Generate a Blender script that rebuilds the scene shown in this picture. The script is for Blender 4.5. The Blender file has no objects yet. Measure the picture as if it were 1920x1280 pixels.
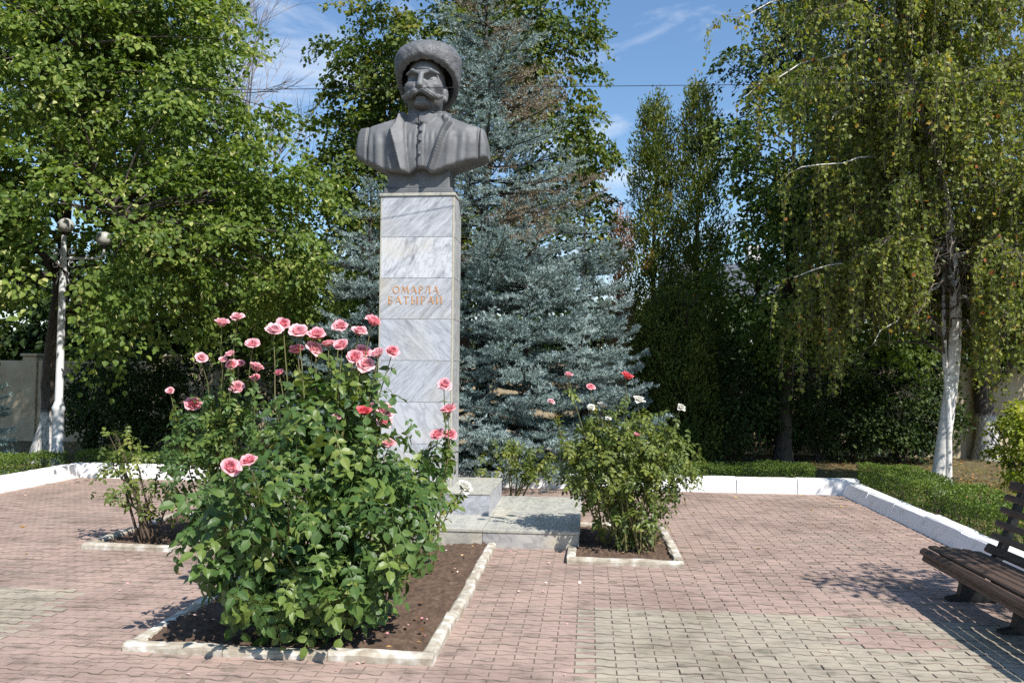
import bpy, bmesh, math, random
import numpy as np
from mathutils import Vector, Matrix, Quaternion

rng = np.random.default_rng(7)
random.seed(7)
scene = bpy.context.scene
COL = scene.collection
R = math.radians

# ---------------------------------------------------------------- camera
F_PX, CX, CY, EYE = 1465.0, 960.0, 640.0, 2.0
PITCH, ROLL = math.atan(60 / F_PX), R(0.5)
fwd = Vector((0, math.cos(PITCH), math.sin(PITCH)))
r0 = Vector((1, 0, 0)); u0 = r0.cross(fwd)
rgt = r0 * math.cos(ROLL) + u0 * math.sin(ROLL)
upv = u0 * math.cos(ROLL) - r0 * math.sin(ROLL)
cam_d = bpy.data.cameras.new('camera')
cam_d.sensor_fit = 'HORIZONTAL'; cam_d.sensor_width = 36.0
cam_d.lens = 36.0 * F_PX / 1920.0
cam_d.clip_start = 0.05; cam_d.clip_end = 3000
cam = bpy.data.objects.new('camera', cam_d); COL.objects.link(cam)
m = Matrix.Identity(4)
for i in range(3):
    m[i][0], m[i][1], m[i][2] = rgt[i], upv[i], -fwd[i]
m[2][3] = EYE
cam.matrix_world = m
scene.camera = cam

# ---------------------------------------------------------------- sky and sun
SUN_AZ, SUN_EL = R(50), R(50)          # from the right, swung towards the viewer
S = Vector((math.cos(SUN_EL) * math.cos(SUN_AZ), -math.cos(SUN_EL) * math.sin(SUN_AZ), math.sin(SUN_EL)))
world = bpy.data.worlds.new('World'); scene.world = world; world.use_nodes = True
nt = world.node_tree; nt.nodes.clear()
sky = nt.nodes.new('ShaderNodeTexSky'); sky.sky_type = 'NISHITA'; sky.sun_disc = False
sky.sun_elevation = SUN_EL; sky.sun_rotation = R(90) + SUN_AZ
sky.air_density = 1.4; sky.dust_density = 0.0; sky.ozone_density = 7.5
tc = nt.nodes.new('ShaderNodeTexCoord')
mp = nt.nodes.new('ShaderNodeMapping'); mp.inputs['Scale'].default_value = (1.6, 1.6, 5.5)
mp.inputs['Location'].default_value = (0.31, 0.2, 0.55)
nz = nt.nodes.new('ShaderNodeTexNoise'); nz.inputs['Scale'].default_value = 2.3; nz.inputs['Detail'].default_value = 7
nz.inputs['Roughness'].default_value = 0.62; nz.inputs['Distortion'].default_value = 0.5
cr = nt.nodes.new('ShaderNodeValToRGB')
cr.color_ramp.elements[0].position = 0.50; cr.color_ramp.elements[0].color = (0, 0, 0, 1)
cr.color_ramp.elements[1].position = 0.82; cr.color_ramp.elements[1].color = (0.85, 0.85, 0.85, 1)
mixc = nt.nodes.new('ShaderNodeMixRGB'); mixc.inputs['Color2'].default_value = (6.6, 6.9, 7.4, 1)
bg = nt.nodes.new('ShaderNodeBackground'); bg.inputs['Strength'].default_value = 0.116
out = nt.nodes.new('ShaderNodeOutputWorld')
L = nt.links.new
L(tc.outputs['Generated'], mp.inputs['Vector']); L(mp.outputs[0], nz.inputs['Vector'])
L(nz.outputs['Fac'], cr.inputs['Fac']); L(cr.outputs['Color'], mixc.inputs['Fac'])
L(sky.outputs[0], mixc.inputs['Color1']); L(mixc.outputs[0], bg.inputs['Color']); L(bg.outputs[0], out.inputs[0])
sun_d = bpy.data.lights.new('sun', 'SUN'); sun_d.energy = 5.0; sun_d.angle = R(0.53); sun_d.color = (1.0, 0.955, 0.88)
sun = bpy.data.objects.new('sun', sun_d); COL.objects.link(sun)
sun.rotation_euler = S.to_track_quat('Z', 'Y').to_euler(); sun.location = S * 40

vs = scene.view_settings
vs.view_transform = 'Standard'; vs.look = 'None'; vs.gamma = 1.0; vs.use_curve_mapping = False; vs.exposure = 0.48
cy = scene.cycles
cy.max_bounces = 6; cy.diffuse_bounces = 3; cy.glossy_bounces = 2; cy.transmission_bounces = 4
cy.transparent_max_bounces = 6; cy.use_denoising = False; cy.sample_clamp_indirect = 8
cy.caustics_reflective = False; cy.caustics_refractive = False

# ---------------------------------------------------------------- geometry helpers
def ray(px, py):
    return (fwd * F_PX + rgt * (px - CX) - upv * (py - CY))
def G(px, py, h=0.0):
    d = ray(px, py); t = (h - EYE) / d.z
    return np.array((d.x * t, d.y * t, h))
def AT(px, py, D):
    d = ray(px, py); t = D / d.y
    return np.array((d.x * t, D, EYE + d.z * t))
TH = R(5.7)
EU = np.array((math.cos(TH), -math.sin(TH), 0)); EV = np.array((math.sin(TH), math.cos(TH), 0))
ORG = np.array(((779 - 960) / F_PX * 10.5, 10.5, 0))
def P(u, v, z=0.0):
    return ORG + EU * u + EV * v + np.array((0, 0, z))
def UV(p):
    d = np.asarray(p) - ORG
    return float(d @ EU), float(d @ EV)

def nrm(a):
    a = np.asarray(a, float)
    return a / np.maximum(np.linalg.norm(a, axis=-1, keepdims=True), 1e-9)

class MB:
    """collects vertices and faces; obj() links them as one mesh object"""
    def __init__(s): s.v = []; s.f = {}; s.t = {}; s.n = 0
    def add(s, V, F, tint=0.5):
        V = np.asarray(V, float).reshape(-1, 3)
        if not isinstance(F, list) or (len(F) and np.isscalar(F[0])): F = [F]
        for f in F:
            f = np.asarray(f, np.int64)
            if f.ndim == 1: f = f[None]
            k = f.shape[1]
            s.f.setdefault(k, []).append(f + s.n)
            t = np.asarray(tint, float)
            s.t.setdefault(k, []).append(np.full(len(f), float(t)) if t.ndim == 0 else t)
        s.v.append(V); s.n += len(V)
        return s
    def mesh(s, name, mat, smooth=False):
        me = bpy.data.meshes.new(name)
        V = np.concatenate(s.v); ks = sorted(s.f)
        Fs = [np.concatenate(s.f[k]) for k in ks]; Ts = np.concatenate([np.concatenate(s.t[k]) for k in ks])
        loops = np.concatenate([f.ravel() for f in Fs])
        tot = np.concatenate([np.full(len(f), f.shape[1]) for f in Fs])
        start = np.concatenate(([0], np.cumsum(tot)[:-1]))
        me.vertices.add(len(V)); me.vertices.foreach_set('co', V.astype(np.float32).ravel())
        me.loops.add(len(loops)); me.loops.foreach_set('vertex_index', loops.astype(np.int32))
        me.polygons.add(len(tot)); me.polygons.foreach_set('loop_start', start.astype(np.int32))
        me.polygons.foreach_set('use_smooth', np.full(len(tot), bool(smooth)))
        a = me.attributes.new('tint', 'FLOAT', 'FACE'); a.data.foreach_set('value', Ts.astype(np.float32))
        me.update(calc_edges=True)
        me.materials.append(mat)
        return me
    def obj(s, name, mat, parent=None, smooth=False):
        return link(name, s.mesh(name, mat, smooth), parent)

def link(name, me, parent=None):
    o = bpy.data.objects.new(name, me); COL.objects.link(o)
    if parent is not None: o.parent = parent
    return o
def tag(o, label=None, cat=None, group=None, kind=None):
    if label: o['label'] = label
    if cat: o['category'] = cat
    if group: o['group'] = group
    if kind: o['kind'] = kind
    return o
def empty(name, label, cat, group=None, loc=(0, 0, 0), rz=0.0):
    o = bpy.data.objects.new(name, None); COL.objects.link(o)
    o.location = loc; o.rotation_euler = (0, 0, rz); o.empty_display_size = 0.2
    return tag(o, label, cat, group)

BOXF = np.array([(0, 3, 2, 1), (4, 5, 6, 7), (0, 1, 5, 4), (1, 2, 6, 5), (2, 3, 7, 6), (3, 0, 4, 7)])
def box(mb, a, b, bevel=0.0, tint=0.5):
    """axis aligned box from a to b with chamfered edges"""
    a = np.asarray(a, float); b = np.asarray(b, float)
    if bevel <= 0:
        V = [(a[0], a[1], a[2]), (b[0], a[1], a[2]), (b[0], b[1], a[2]), (a[0], b[1], a[2]),
             (a[0], a[1], b[2]), (b[0], a[1], b[2]), (b[0], b[1], b[2]), (a[0], b[1], b[2])]
        return mb.add(V, BOXF, tint)
    bm = bmesh.new(); bmesh.ops.create_cube(bm, size=1)
    for v in bm.verts:
        v.co = Vector([(a[i] + b[i]) / 2 + v.co[i] * (b[i] - a[i]) for i in range(3)])
    bmesh.ops.bevel(bm, geom=list(bm.edges), offset=bevel, segments=1, affect='EDGES', clamp_overlap=True)
    add_bm(mb, bm, tint)
    return mb
def add_bm(mb, bm, tint=0.5, M=None):
    bm.verts.index_update()
    V = np.array([v.co[:] for v in bm.verts])
    if M is not None:
        V = V @ np.array(M.to_3x3()).T + np.array(M.translation)
    byk = {}
    for f in bm.faces:
        byk.setdefault(len(f.verts), []).append([v.index for v in f.verts])
    mb.add(V, [np.array(x) for x in byk.values()], tint) if False else None
    base = mb.n
    mb.v.append(V); mb.n += len(V)
    for k, x in byk.items():
        mb.f.setdefault(k, []).append(np.array(x) + base); mb.t.setdefault(k, []).append(np.full(len(x), tint))
    bm.free()

def tube(mb, pts, rad, sides=6, tint=0.5, cap=False):
    pts = np.asarray(pts, float); n = len(pts)
    rad = np.broadcast_to(np.asarray(rad, float), (n,))
    T = nrm(np.gradient(pts, axis=0))
    ref = np.array((0.31, 0.17, 0.93)) if abs(T[0] @ np.array((0.31, 0.17, 0.93))) < 0.9 else np.array((1.0, 0.1, 0))
    A = nrm(np.cross(T, ref)); B = np.cross(T, A)
    an = np.arange(sides) * 2 * np.pi / sides
    V = pts[:, None] + rad[:, None, None] * (np.cos(an)[None, :, None] * A[:, None] + np.sin(an)[None, :, None] * B[:, None])
    i, j = np.meshgrid(np.arange(n - 1), np.arange(sides), indexing='ij')
    j2 = (j + 1) % sides
    F = np.stack([i * sides + j, i * sides + j2, (i + 1) * sides + j2, (i + 1) * sides + j], -1).reshape(-1, 4)
    if cap:
        fs = [F, np.arange(sides)[::-1][None], ((n - 1) * sides + np.arange(sides))[None]]
        base = mb.n; V = V.reshape(-1, 3)
        mb.v.append(V); mb.n += len(V)
        for f in fs:
            mb.f.setdefault(f.shape[1], []).append(f + base); mb.t.setdefault(f.shape[1], []).append(np.full(len(f), tint))
        return
    mb.add(V, F, tint)

def lathe(mb, prof, c=(0, 0, 0), sides=20, tint=0.5):
    prof = np.asarray(prof, float); n = len(prof)
    an = np.arange(sides) * 2 * np.pi / sides
    V = np.stack([prof[:, 0, None] * np.cos(an), prof[:, 0, None] * np.sin(an), np.repeat(prof[:, 1, None], sides, 1)], -1) + np.asarray(c)
    i, j = np.meshgrid(np.arange(n - 1), np.arange(sides), indexing='ij'); j2 = (j + 1) % sides
    F = np.stack([i * sides + j, i * sides + j2, (i + 1) * sides + j2, (i + 1) * sides + j], -1).reshape(-1, 4)
    mb.add(V, F, tint)

def inst(mb, TV, TF, pos, X, Y, Z, sc, tint):
    """copies of a little template (leaf, needle) into one buffer"""
    N = len(pos)
    if N == 0: return
    sc = np.asarray(sc, float)
    sc = np.broadcast_to(sc[:, None] if sc.ndim == 1 else sc, (N, 3))
    V = pos[:, None] + (TV[None, :, 0, None] * sc[:, None, 0, None]) * X[:, None] + (TV[None, :, 1, None] * sc[:, None, 1, None]) * Y[:, None] + (TV[None, :, 2, None] * sc[:, None, 2, None]) * Z[:, None]
    k = len(TV); base = mb.n
    mb.v.append(V.reshape(-1, 3)); mb.n += N * k
    tint = np.broadcast_to(np.asarray(tint, float), (N,))
    for f in TF:
        f = np.asarray(f)
        FF = (f[None] + (np.arange(N) * k)[:, None, None]).reshape(-1, f.shape[1]) + base
        mb.f.setdefault(f.shape[1], []).append(FF); mb.t.setdefault(f.shape[1], []).append(np.repeat(tint, len(f)))

def axes(Yd, Zd):
    Y = nrm(Yd); X = nrm(np.cross(Y, Zd)); Z = np.cross(X, Y)
    return X, Y, Z

LEAF2_V = np.array([(0, 0, 0), (0.40, 0.45, 0.10), (0, 1, -0.05), (-0.40, 0.45, 0.10)]); LEAF2_F = [np.array([(0, 1, 2), (0, 2, 3)])]
LEAF4_V = np.array([(0, 0, 0), (0.40, 0.22, 0.08), (0.36, 0.62, 0.08), (0, 1.05, -0.1), (-0.36, 0.62, 0.08), (-0.40, 0.22, 0.08)])
LEAF4_F = [np.array([(0, 1, 2, 3), (0, 3, 4, 5)])]
NEED_V = np.array([(-0.5, 0, 0), (0.5, 0, 0), (0, 1, 0)]); NEED_F = [np.array([(0, 1, 2)])]

# ---------------------------------------------------------------- materials
def newmat(name):
    mt = bpy.data.materials.new(name); mt.use_nodes = True
    n = mt.node_tree; b = n.nodes['Principled BSDF']
    return mt, n, b
def ramp(n, pts):
    c = n.nodes.new('ShaderNodeValToRGB'); e = c.color_ramp.elements
    while len(e) < len(pts): e.new(0.5)
    for i, (p, col) in enumerate(pts):
        e[i].position = p; e[i].color = (*col, 1)
    return c
def noise(n, scale, detail=4, coord='Object', rough=0.55, sc=None, rot=None, dist=0.0):
    t = n.nodes.new('ShaderNodeTexCoord'); x = n.nodes.new('ShaderNodeTexNoise')
    x.inputs['Scale'].default_value = scale; x.inputs['Detail'].default_value = detail
    x.inputs['Roughness'].default_value = rough; x.inputs['Distortion'].default_value = dist
    if sc or rot:
        mpn = n.nodes.new('ShaderNodeMapping')
        if sc: mpn.inputs['Scale'].default_value = sc
        if rot: mpn.inputs['Rotation'].default_value = rot
        n.links.new(t.outputs[coord], mpn.inputs[0]); n.links.new(mpn.outputs[0], x.inputs['Vector'])
    else:
        n.links.new(t.outputs[coord], x.inputs['Vector'])
    return x
def bump(n, b, src, strength, dist=0.01):
    bp = n.nodes.new('ShaderNodeBump'); bp.inputs['Strength'].default_value = strength; bp.inputs['Distance'].default_value = dist
    n.links.new(src, bp.inputs['Height']); n.links.new(bp.outputs[0], b.inputs['Normal'])
    return bp
def mixrgb(n, a, b, fac, mode='MIX'):
    x = n.nodes.new('ShaderNodeMixRGB'); x.blend_type = mode
    for s, k in ((a, 'Color1'), (b, 'Color2'), (fac, 'Fac')):
        if hasattr(s, 'is_linked'): n.links.new(s, x.inputs[k])
        elif k == 'Fac': x.inputs[k].default_value = s
        else: x.inputs[k].default_value = (*s, 1)
    return x.outputs[0]

def simple(name, pts, scale=8, rough=0.7, bmp=0.2, bdist=0.01, spec=0.3, sc=None, detail=5, coord='Object'):
    mt, n, b = newmat(name)
    x = noise(n, scale, detail, sc=sc, coord=coord); c = ramp(n, pts)
    n.links.new(x.outputs['Fac'], c.inputs[0]); n.links.new(c.outputs[0], b.inputs['Base Color'])
    b.inputs['Roughness'].default_value = rough; b.inputs['Specular IOR Level'].default_value = spec
    if bmp: bump(n, b, x.outputs['Fac'], bmp, bdist)
    return mt

def leafmat(name, pts, trans=0.3, rough=0.5, spec=0.25, rand=0.0, tcol=1.5, backs=None):
    """leaf shading: tint attribute picks the colour, part of the light passes through"""
    mt, n, b = newmat(name)
    at = n.nodes.new('ShaderNodeAttribute'); at.attribute_name = 'tint'
    src = at.outputs['Fac']
    if rand:
        oi = n.nodes.new('ShaderNodeObjectInfo')
        ma = n.nodes.new('ShaderNodeMath'); ma.operation = 'MULTIPLY_ADD'; ma.inputs[1].default_value = rand
        n.links.new(oi.outputs['Random'], ma.inputs[0]); n.links.new(src, ma.inputs[2]); src = ma.outputs[0]
    c = ramp(n, pts); n.links.new(src, c.inputs[0])
    n.links.new(c.outputs[0], b.inputs['Base Color'])
    b.inputs['Roughness'].default_value = rough; b.inputs['Specular IOR Level'].default_value = spec
    tr = n.nodes.new('ShaderNodeBsdfTranslucent')
    tcl = mixrgb(n, c.outputs[0], (tcol * 1.1, tcol * 1.15, tcol * 0.45), 1.0, 'MULTIPLY')
    n.links.new(tcl, tr.inputs[0])
    mx = n.nodes.new('ShaderNodeMixShader'); mx.inputs[0].default_value = trans
    n.links.new(b.outputs[0], mx.inputs[1]); n.links.new(tr.outputs[0], mx.inputs[2])
    n.links.new(mx.outputs[0], n.nodes['Material Output'].inputs[0])
    return mt

M = {}
M['linden'] = leafmat('linden_leaf', [(0, (0.055, 0.095, 0.018)), (0.45, (0.118, 0.18, 0.034)), (0.8, (0.225, 0.28, 0.056)), (1, (0.60, 0.58, 0.26))], 0.33, 0.5)
M['maple'] = leafmat('maple_leaf', [(0, (0.035, 0.065, 0.014)), (0.5, (0.095, 0.14, 0.024)), (0.85, (0.21, 0.23, 0.042)), (1, (0.26, 0.17, 0.04))], 0.3, 0.5)
M['birch'] = leafmat('birch_leaf', [(0, (0.06, 0.09, 0.02)), (0.5, (0.155, 0.19, 0.04)), (0.88, (0.32, 0.33, 0.085)), (0.95, (0.42, 0.30, 0.05)), (1, (0.35, 0.12, 0.04))], 0.32, 0.45)
M['spruce'] = leafmat('spruce_needle', [(0, (0.09, 0.14, 0.13)), (0.4, (0.215, 0.29, 0.288)), (0.7, (0.37, 0.455, 0.455)), (0.82, (0.27, 0.23, 0.16)), (1, (0.22, 0.13, 0.085))], 0.08, 0.55)
M['thuja'] = leafmat('thuja_spray', [(0, (0.04, 0.065, 0.016)), (0.5, (0.11, 0.15, 0.03)), (0.85, (0.24, 0.25, 0.055)), (1, (0.33, 0.19, 0.06))], 0.25, 0.6)
M['deadthuja'] = leafmat('dead_spray', [(0, (0.20, 0.10, 0.06)), (1, (0.38, 0.22, 0.15))], 0.2, 0.7)
M['hedge'] = leafmat('hedge_leaf', [(0, (0.04, 0.075, 0.015)), (0.5, (0.105, 0.165, 0.028)), (1, (0.22, 0.28, 0.055))], 0.25, 0.45)
M['yellowbush'] = leafmat('yellow_bush_leaf', [(0, (0.10, 0.14, 0.02)), (0.5, (0.24, 0.28, 0.03)), (1, (0.45, 0.44, 0.06))], 0.35, 0.45)
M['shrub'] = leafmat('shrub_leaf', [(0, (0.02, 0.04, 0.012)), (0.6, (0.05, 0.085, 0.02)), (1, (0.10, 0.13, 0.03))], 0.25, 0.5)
M['grass'] = leafmat('grass_blade', [(0, (0.07, 0.11, 0.02)), (0.5, (0.16, 0.17, 0.05)), (1, (0.34, 0.27, 0.11))], 0.25, 0.6)
M['litter'] = leafmat('fallen_leaf', [(0, (0.16, 0.08, 0.03)), (0.5, (0.36, 0.20, 0.07)), (0.8, (0.5, 0.33, 0.12)), (1, (0.62, 0.42, 0.36))], 0.1, 0.7)
M['petal_litter'] = leafmat('fallen_petal', [(0, (0.75, 0.30, 0.36)), (1, (0.85, 0.72, 0.66))], 0.2, 0.6)
RL = [(0, (0.04, 0.083, 0.022)), (0.45, (0.078, 0.14, 0.034)), (0.75, (0.145, 0.20, 0.042)), (0.93, (0.24, 0.25, 0.055)), (1, (0.18, 0.06, 0.035))]
M['rose_leaf'] = leafmat('rose_leaf', RL, 0.22, 0.42, 0.32, rand=0.72)
M['rose_leaf_mass'] = leafmat('rose_leaf_mass', RL, 0.22, 0.42, 0.32)
RL2 = [(0, (0.06, 0.095, 0.02)), (0.5, (0.125, 0.165, 0.032)), (0.85, (0.23, 0.25, 0.05)), (0.95, (0.36, 0.26, 0.05)), (1, (0.14, 0.04, 0.03))]
M['rose_leaf_light'] = leafmat('rose_leaf_light', RL2, 0.25, 0.42, 0.35, rand=0.72)
M['rose_leaf_light_mass'] = leafmat('rose_leaf_light_mass', RL2, 0.25, 0.42, 0.35)

def petalmat(name, inner, outer, rand):
    mt, n, b = newmat(name)
    at = n.nodes.new('ShaderNodeAttribute'); at.attribute_name = 'tint'
    c = ramp(n, [(0, inner), (1, outer)]); n.links.new(at.outputs['Fac'], c.inputs[0])
    oi = n.nodes.new('ShaderNodeObjectInfo'); hs = n.nodes.new('ShaderNodeHueSaturation')
    mr = n.nodes.new('ShaderNodeMapRange'); mr.inputs[3].default_value = 1 - rand; mr.inputs[4].default_value = 1 + rand
    n.links.new(oi.outputs['Random'], mr.inputs[0]); n.links.new(mr.outputs[0], hs.inputs['Saturation'])
    n.links.new(c.outputs[0], hs.inputs['Color']); n.links.new(hs.outputs[0], b.inputs['Base Color'])
    b.inputs['Roughness'].default_value = 0.6; b.inputs['Specular IOR Level'].default_value = 0.2
    tr = n.nodes.new('ShaderNodeBsdfTranslucent'); n.links.new(hs.outputs[0], tr.inputs[0])
    mx = n.nodes.new('ShaderNodeMixShader'); mx.inputs[0].default_value = 0.35
    n.links.new(b.outputs[0], mx.inputs[1]); n.links.new(tr.outputs[0], mx.inputs[2])
    n.links.new(mx.outputs[0], n.nodes['Material Output'].inputs[0])
    return mt
M['pink'] = petalmat('pink_petal', (0.86, 0.27, 0.33), (0.95, 0.60, 0.63), 0.22)
M['red'] = petalmat('coral_petal', (0.74, 0.07, 0.10), (0.86, 0.20, 0.22), 0.12)
M['white'] = petalmat('white_petal', (0.80, 0.76, 0.62), (0.86, 0.85, 0.80), 0.1)
M['cane'] = simple('rose_cane', [(0.3, (0.10, 0.12, 0.035)), (0.55, (0.16, 0.15, 0.06)), (0.7, (0.12, 0.07, 0.045))], 5, 0.5, 0.1)
M['wood_cane'] = simple('woody_cane', [(0.3, (0.05, 0.035, 0.025)), (0.7, (0.12, 0.085, 0.06))], 20, 0.8, 0.4)
M['bark'] = simple('bark', [(0.3, (0.035, 0.028, 0.022)), (0.7, (0.11, 0.09, 0.075))], 10, 0.9, 0.8, 0.03, sc=(3, 3, 0.6))
M['twig'] = simple('twig', [(0.3, (0.09, 0.07, 0.06)), (0.7, (0.17, 0.14, 0.12))], 6, 0.85, 0)
M['greytwig'] = simple('grey_twig', [(0.3, (0.14, 0.115, 0.11)), (0.7, (0.24, 0.20, 0.19))], 3, 0.85, 0)

def limewash_bark(name, height):
    mt, n, b = newmat(name)
    x = noise(n, 9, 6, sc=(3, 3, 0.6)); c = ramp(n, [(0.3, (0.035, 0.028, 0.022)), (0.7, (0.11, 0.09, 0.075))])
    n.links.new(x.outputs['Fac'], c.inputs[0])
    t = n.nodes.new('ShaderNodeTexCoord'); sp = n.nodes.new('ShaderNodeSeparateXYZ'); n.links.new(t.outputs['Object'], sp.inputs[0])
    y = noise(n, 14, 5, sc=(2, 2, 0.5))
    ma = n.nodes.new('ShaderNodeMath'); ma.operation = 'MULTIPLY_ADD'; ma.inputs[1].default_value = 0.35
    n.links.new(y.outputs['Fac'], ma.inputs[0]); n.links.new(sp.outputs['Z'], ma.inputs[2])
    r = ramp(n, [(0.0, (1, 1, 1)), (0.5, (1, 1, 1)), (0.53, (0, 0, 0))])
    d = n.nodes.new('ShaderNodeMath'); d.operation = 'DIVIDE'; d.inputs[1].default_value = 2 * height
    n.links.new(ma.outputs[0], d.inputs[0]); n.links.new(d.outputs[0], r.inputs[0])
    wcol = ramp(n, [(0.36, (0.22, 0.20, 0.18)), (0.5, (0.58, 0.57, 0.55))]); n.links.new(y.outputs['Fac'], wcol.inputs[0])
    col = mixrgb(n, c.outputs[0], wcol.outputs[0], r.outputs[0]); n.links.new(col, b.inputs['Base Color'])
    b.inputs['Roughness'].default_value = 0.9; bump(n, b, x.outputs['Fac'], 0.8, 0.03)
    return mt
M['limed_bark'] = limewash_bark('limewashed_bark', 1.25)
def birchbark():
    mt, n, b = newmat('birch_bark')
    x = noise(n, 2.2, 6, sc=(1.2, 1.2, 6), rough=0.7)
    c = ramp(n, [(0.27, (0.04, 0.036, 0.033)), (0.34, (0.48, 0.45, 0.42)), (0.5, (0.72, 0.69, 0.65)), (0.8, (0.80, 0.78, 0.75))])
    n.links.new(x.outputs['Fac'], c.inputs[0])
    y = noise(n, 1.6, 5, sc=(2.5, 2.5, 0.8)); r = ramp(n, [(0.63, (0, 0, 0)), (0.69, (1, 1, 1))]); n.links.new(y.outputs['Fac'], r.inputs[0])
    col = mixrgb(n, c.outputs[0], (0.07, 0.06, 0.05), r.outputs[0]); n.links.new(col, b.inputs['Base Color'])
    b.inputs['Roughness'].default_value = 0.75; bump(n, b, x.outputs['Fac'], 0.5, 0.02)
    return mt
M['birchbark'] = birchbark()

def pavermat(name, a, b_, dirt):
    mt, n, b = newmat(name)
    at = n.nodes.new('ShaderNodeAttribute'); at.attribute_name = 'tint'
    c = ramp(n, [(0, (0.215, 0.168, 0.138)), (0.06, dirt), (0.3, tuple(0.5 * x + 0.5 * y for x, y in zip(dirt, a))), (0.5, a), (1, b_)]); n.links.new(at.outputs['Fac'], c.inputs[0])
    g = n.nodes.new('ShaderNodeNewGeometry')
    x = n.nodes.new('ShaderNodeTexNoise'); x.inputs['Scale'].default_value = 1.1; x.inputs['Detail'].default_value = 6
    n.links.new(g.outputs['Position'], x.inputs['Vector'])
    r = ramp(n, [(0.34, (0.78, 0.77, 0.75)), (0.5, (0.97, 0.97, 0.97)), (0.66, (1.08, 1.07, 1.05))]); n.links.new(x.outputs['Fac'], r.inputs[0])
    y = n.nodes.new('ShaderNodeTexNoise'); y.inputs['Scale'].default_value = 260; y.inputs['Detail'].default_value = 3
    n.links.new(g.outputs['Position'], y.inputs['Vector'])
    r2 = ramp(n, [(0.3, (0.78, 0.78, 0.78)), (0.7, (1.15, 1.15, 1.15))]); n.links.new(y.outputs['Fac'], r2.inputs[0])
    z = n.nodes.new('ShaderNodeTexNoise'); z.inputs['Scale'].default_value = 5; z.inputs['Detail'].default_value = 6; z.inputs['Roughness'].default_value = 0.65
    mz = n.nodes.new('ShaderNodeMapping'); mz.inputs['Scale'].default_value = (0.8, 1.9, 1); n.links.new(g.outputs['Position'], mz.inputs[0]); n.links.new(mz.outputs[0], z.inputs['Vector'])
    r3 = ramp(n, [(0.36, (0.62, 0.63, 0.62)), (0.47, (0.96, 0.96, 0.96)), (0.6, (1.06, 1.05, 1.04))]); n.links.new(z.outputs['Fac'], r3.inputs[0])
    col = mixrgb(n, c.outputs[0], r.outputs[0], 1.0, 'MULTIPLY'); col = mixrgb(n, col, r2.outputs[0], 1.0, 'MULTIPLY')
    col = mixrgb(n, col, r3.outputs[0], 1.0, 'MULTIPLY')
    n.links.new(col, b.inputs['Base Color']); b.inputs['Roughness'].default_value = 0.85; b.inputs['Specular IOR Level'].default_value = 0.25
    bump(n, b, y.outputs['Fac'], 0.25, 0.003)
    return mt
M['paver_pink'] = pavermat('pink_paver', (0.360, 0.262, 0.222), (0.41, 0.300, 0.258), (0.30, 0.245, 0.205))
M['paver_beige'] = pavermat('beige_paver', (0.36, 0.32, 0.25), (0.41, 0.365, 0.29), (0.30, 0.265, 0.21))
M['joint'] = simple('joint_sand', [(0.3, (0.19, 0.145, 0.115)), (0.7, (0.27, 0.21, 0.165))], 30, 0.95, 0.4, 0.004)
M['soil'] = simple('soil', [(0.25, (0.055, 0.035, 0.025)), (0.55, (0.115, 0.075, 0.052)), (0.8, (0.17, 0.12, 0.085))], 16, 0.95, 0.9, 0.02, detail=9)
M['ground'] = simple('ground', [(0.3, (0.06, 0.05, 0.028)), (0.5, (0.12, 0.095, 0.045)), (0.7, (0.16, 0.135, 0.055))], 3.5, 0.95, 0.7, 0.04, detail=10)
M['whitewash'] = simple('whitewash', [(0.25, (0.62, 0.60, 0.57)), (0.42, (0.85, 0.84, 0.82)), (0.8, (0.90, 0.90, 0.89))], 5, 0.75, 0.35, 0.012, detail=8)
M['kerbstone'] = simple('old_kerb_stone', [(0.22, (0.20, 0.165, 0.12)), (0.42, (0.36, 0.31, 0.24)), (0.55, (0.46, 0.42, 0.35)), (0.68, (0.70, 0.68, 0.63))], 9, 0.85, 0.5, 0.01, detail=9)
M['concrete'] = simple('grout', [(0.3, (0.42, 0.38, 0.29)), (0.7, (0.55, 0.51, 0.40))], 20, 0.85, 0.2)
M['plaster'] = simple('wall_plaster', [(0.3, (0.36, 0.28, 0.18)), (0.55, (0.50, 0.41, 0.28)), (0.75, (0.58, 0.49, 0.35))], 1.6, 0.9, 0.4, 0.02, detail=9)
M['metalwhite'] = simple('white_post_paint', [(0.3, (0.60, 0.61, 0.62)), (0.7, (0.74, 0.75, 0.76))], 6, 0.45, 0.1)
M['iron'] = simple('bench_iron', [(0.3, (0.012, 0.012, 0.013)), (0.7, (0.03, 0.03, 0.03))], 30, 0.5, 0.3, 0.003, spec=0.4)
M['cable'] = simple('cable', [(0.3, (0.012, 0.012, 0.014)), (0.7, (0.02, 0.02, 0.022))], 30, 0.6, 0)
M['gold'] = simple('gold_paint', [(0.3, (0.46, 0.22, 0.09)), (0.55, (0.60, 0.30, 0.11)), (0.75, (0.74, 0.48, 0.22))], 35, 0.45, 0.2, 0.003, spec=0.5)
M['roof'] = simple('slate_roof', [(0.3, (0.06, 0.07, 0.085)), (0.7, (0.12, 0.13, 0.15))], 5, 0.7, 0.3)
M['houseplaster'] = simple('house_plaster', [(0.3, (0.62, 0.60, 0.55)), (0.7, (0.72, 0.70, 0.66))], 2, 0.85, 0.2)
M['glass'] = simple('dark_window', [(0.3, (0.03, 0.035, 0.04)), (0.7, (0.06, 0.07, 0.08))], 2, 0.1, 0)

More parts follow.
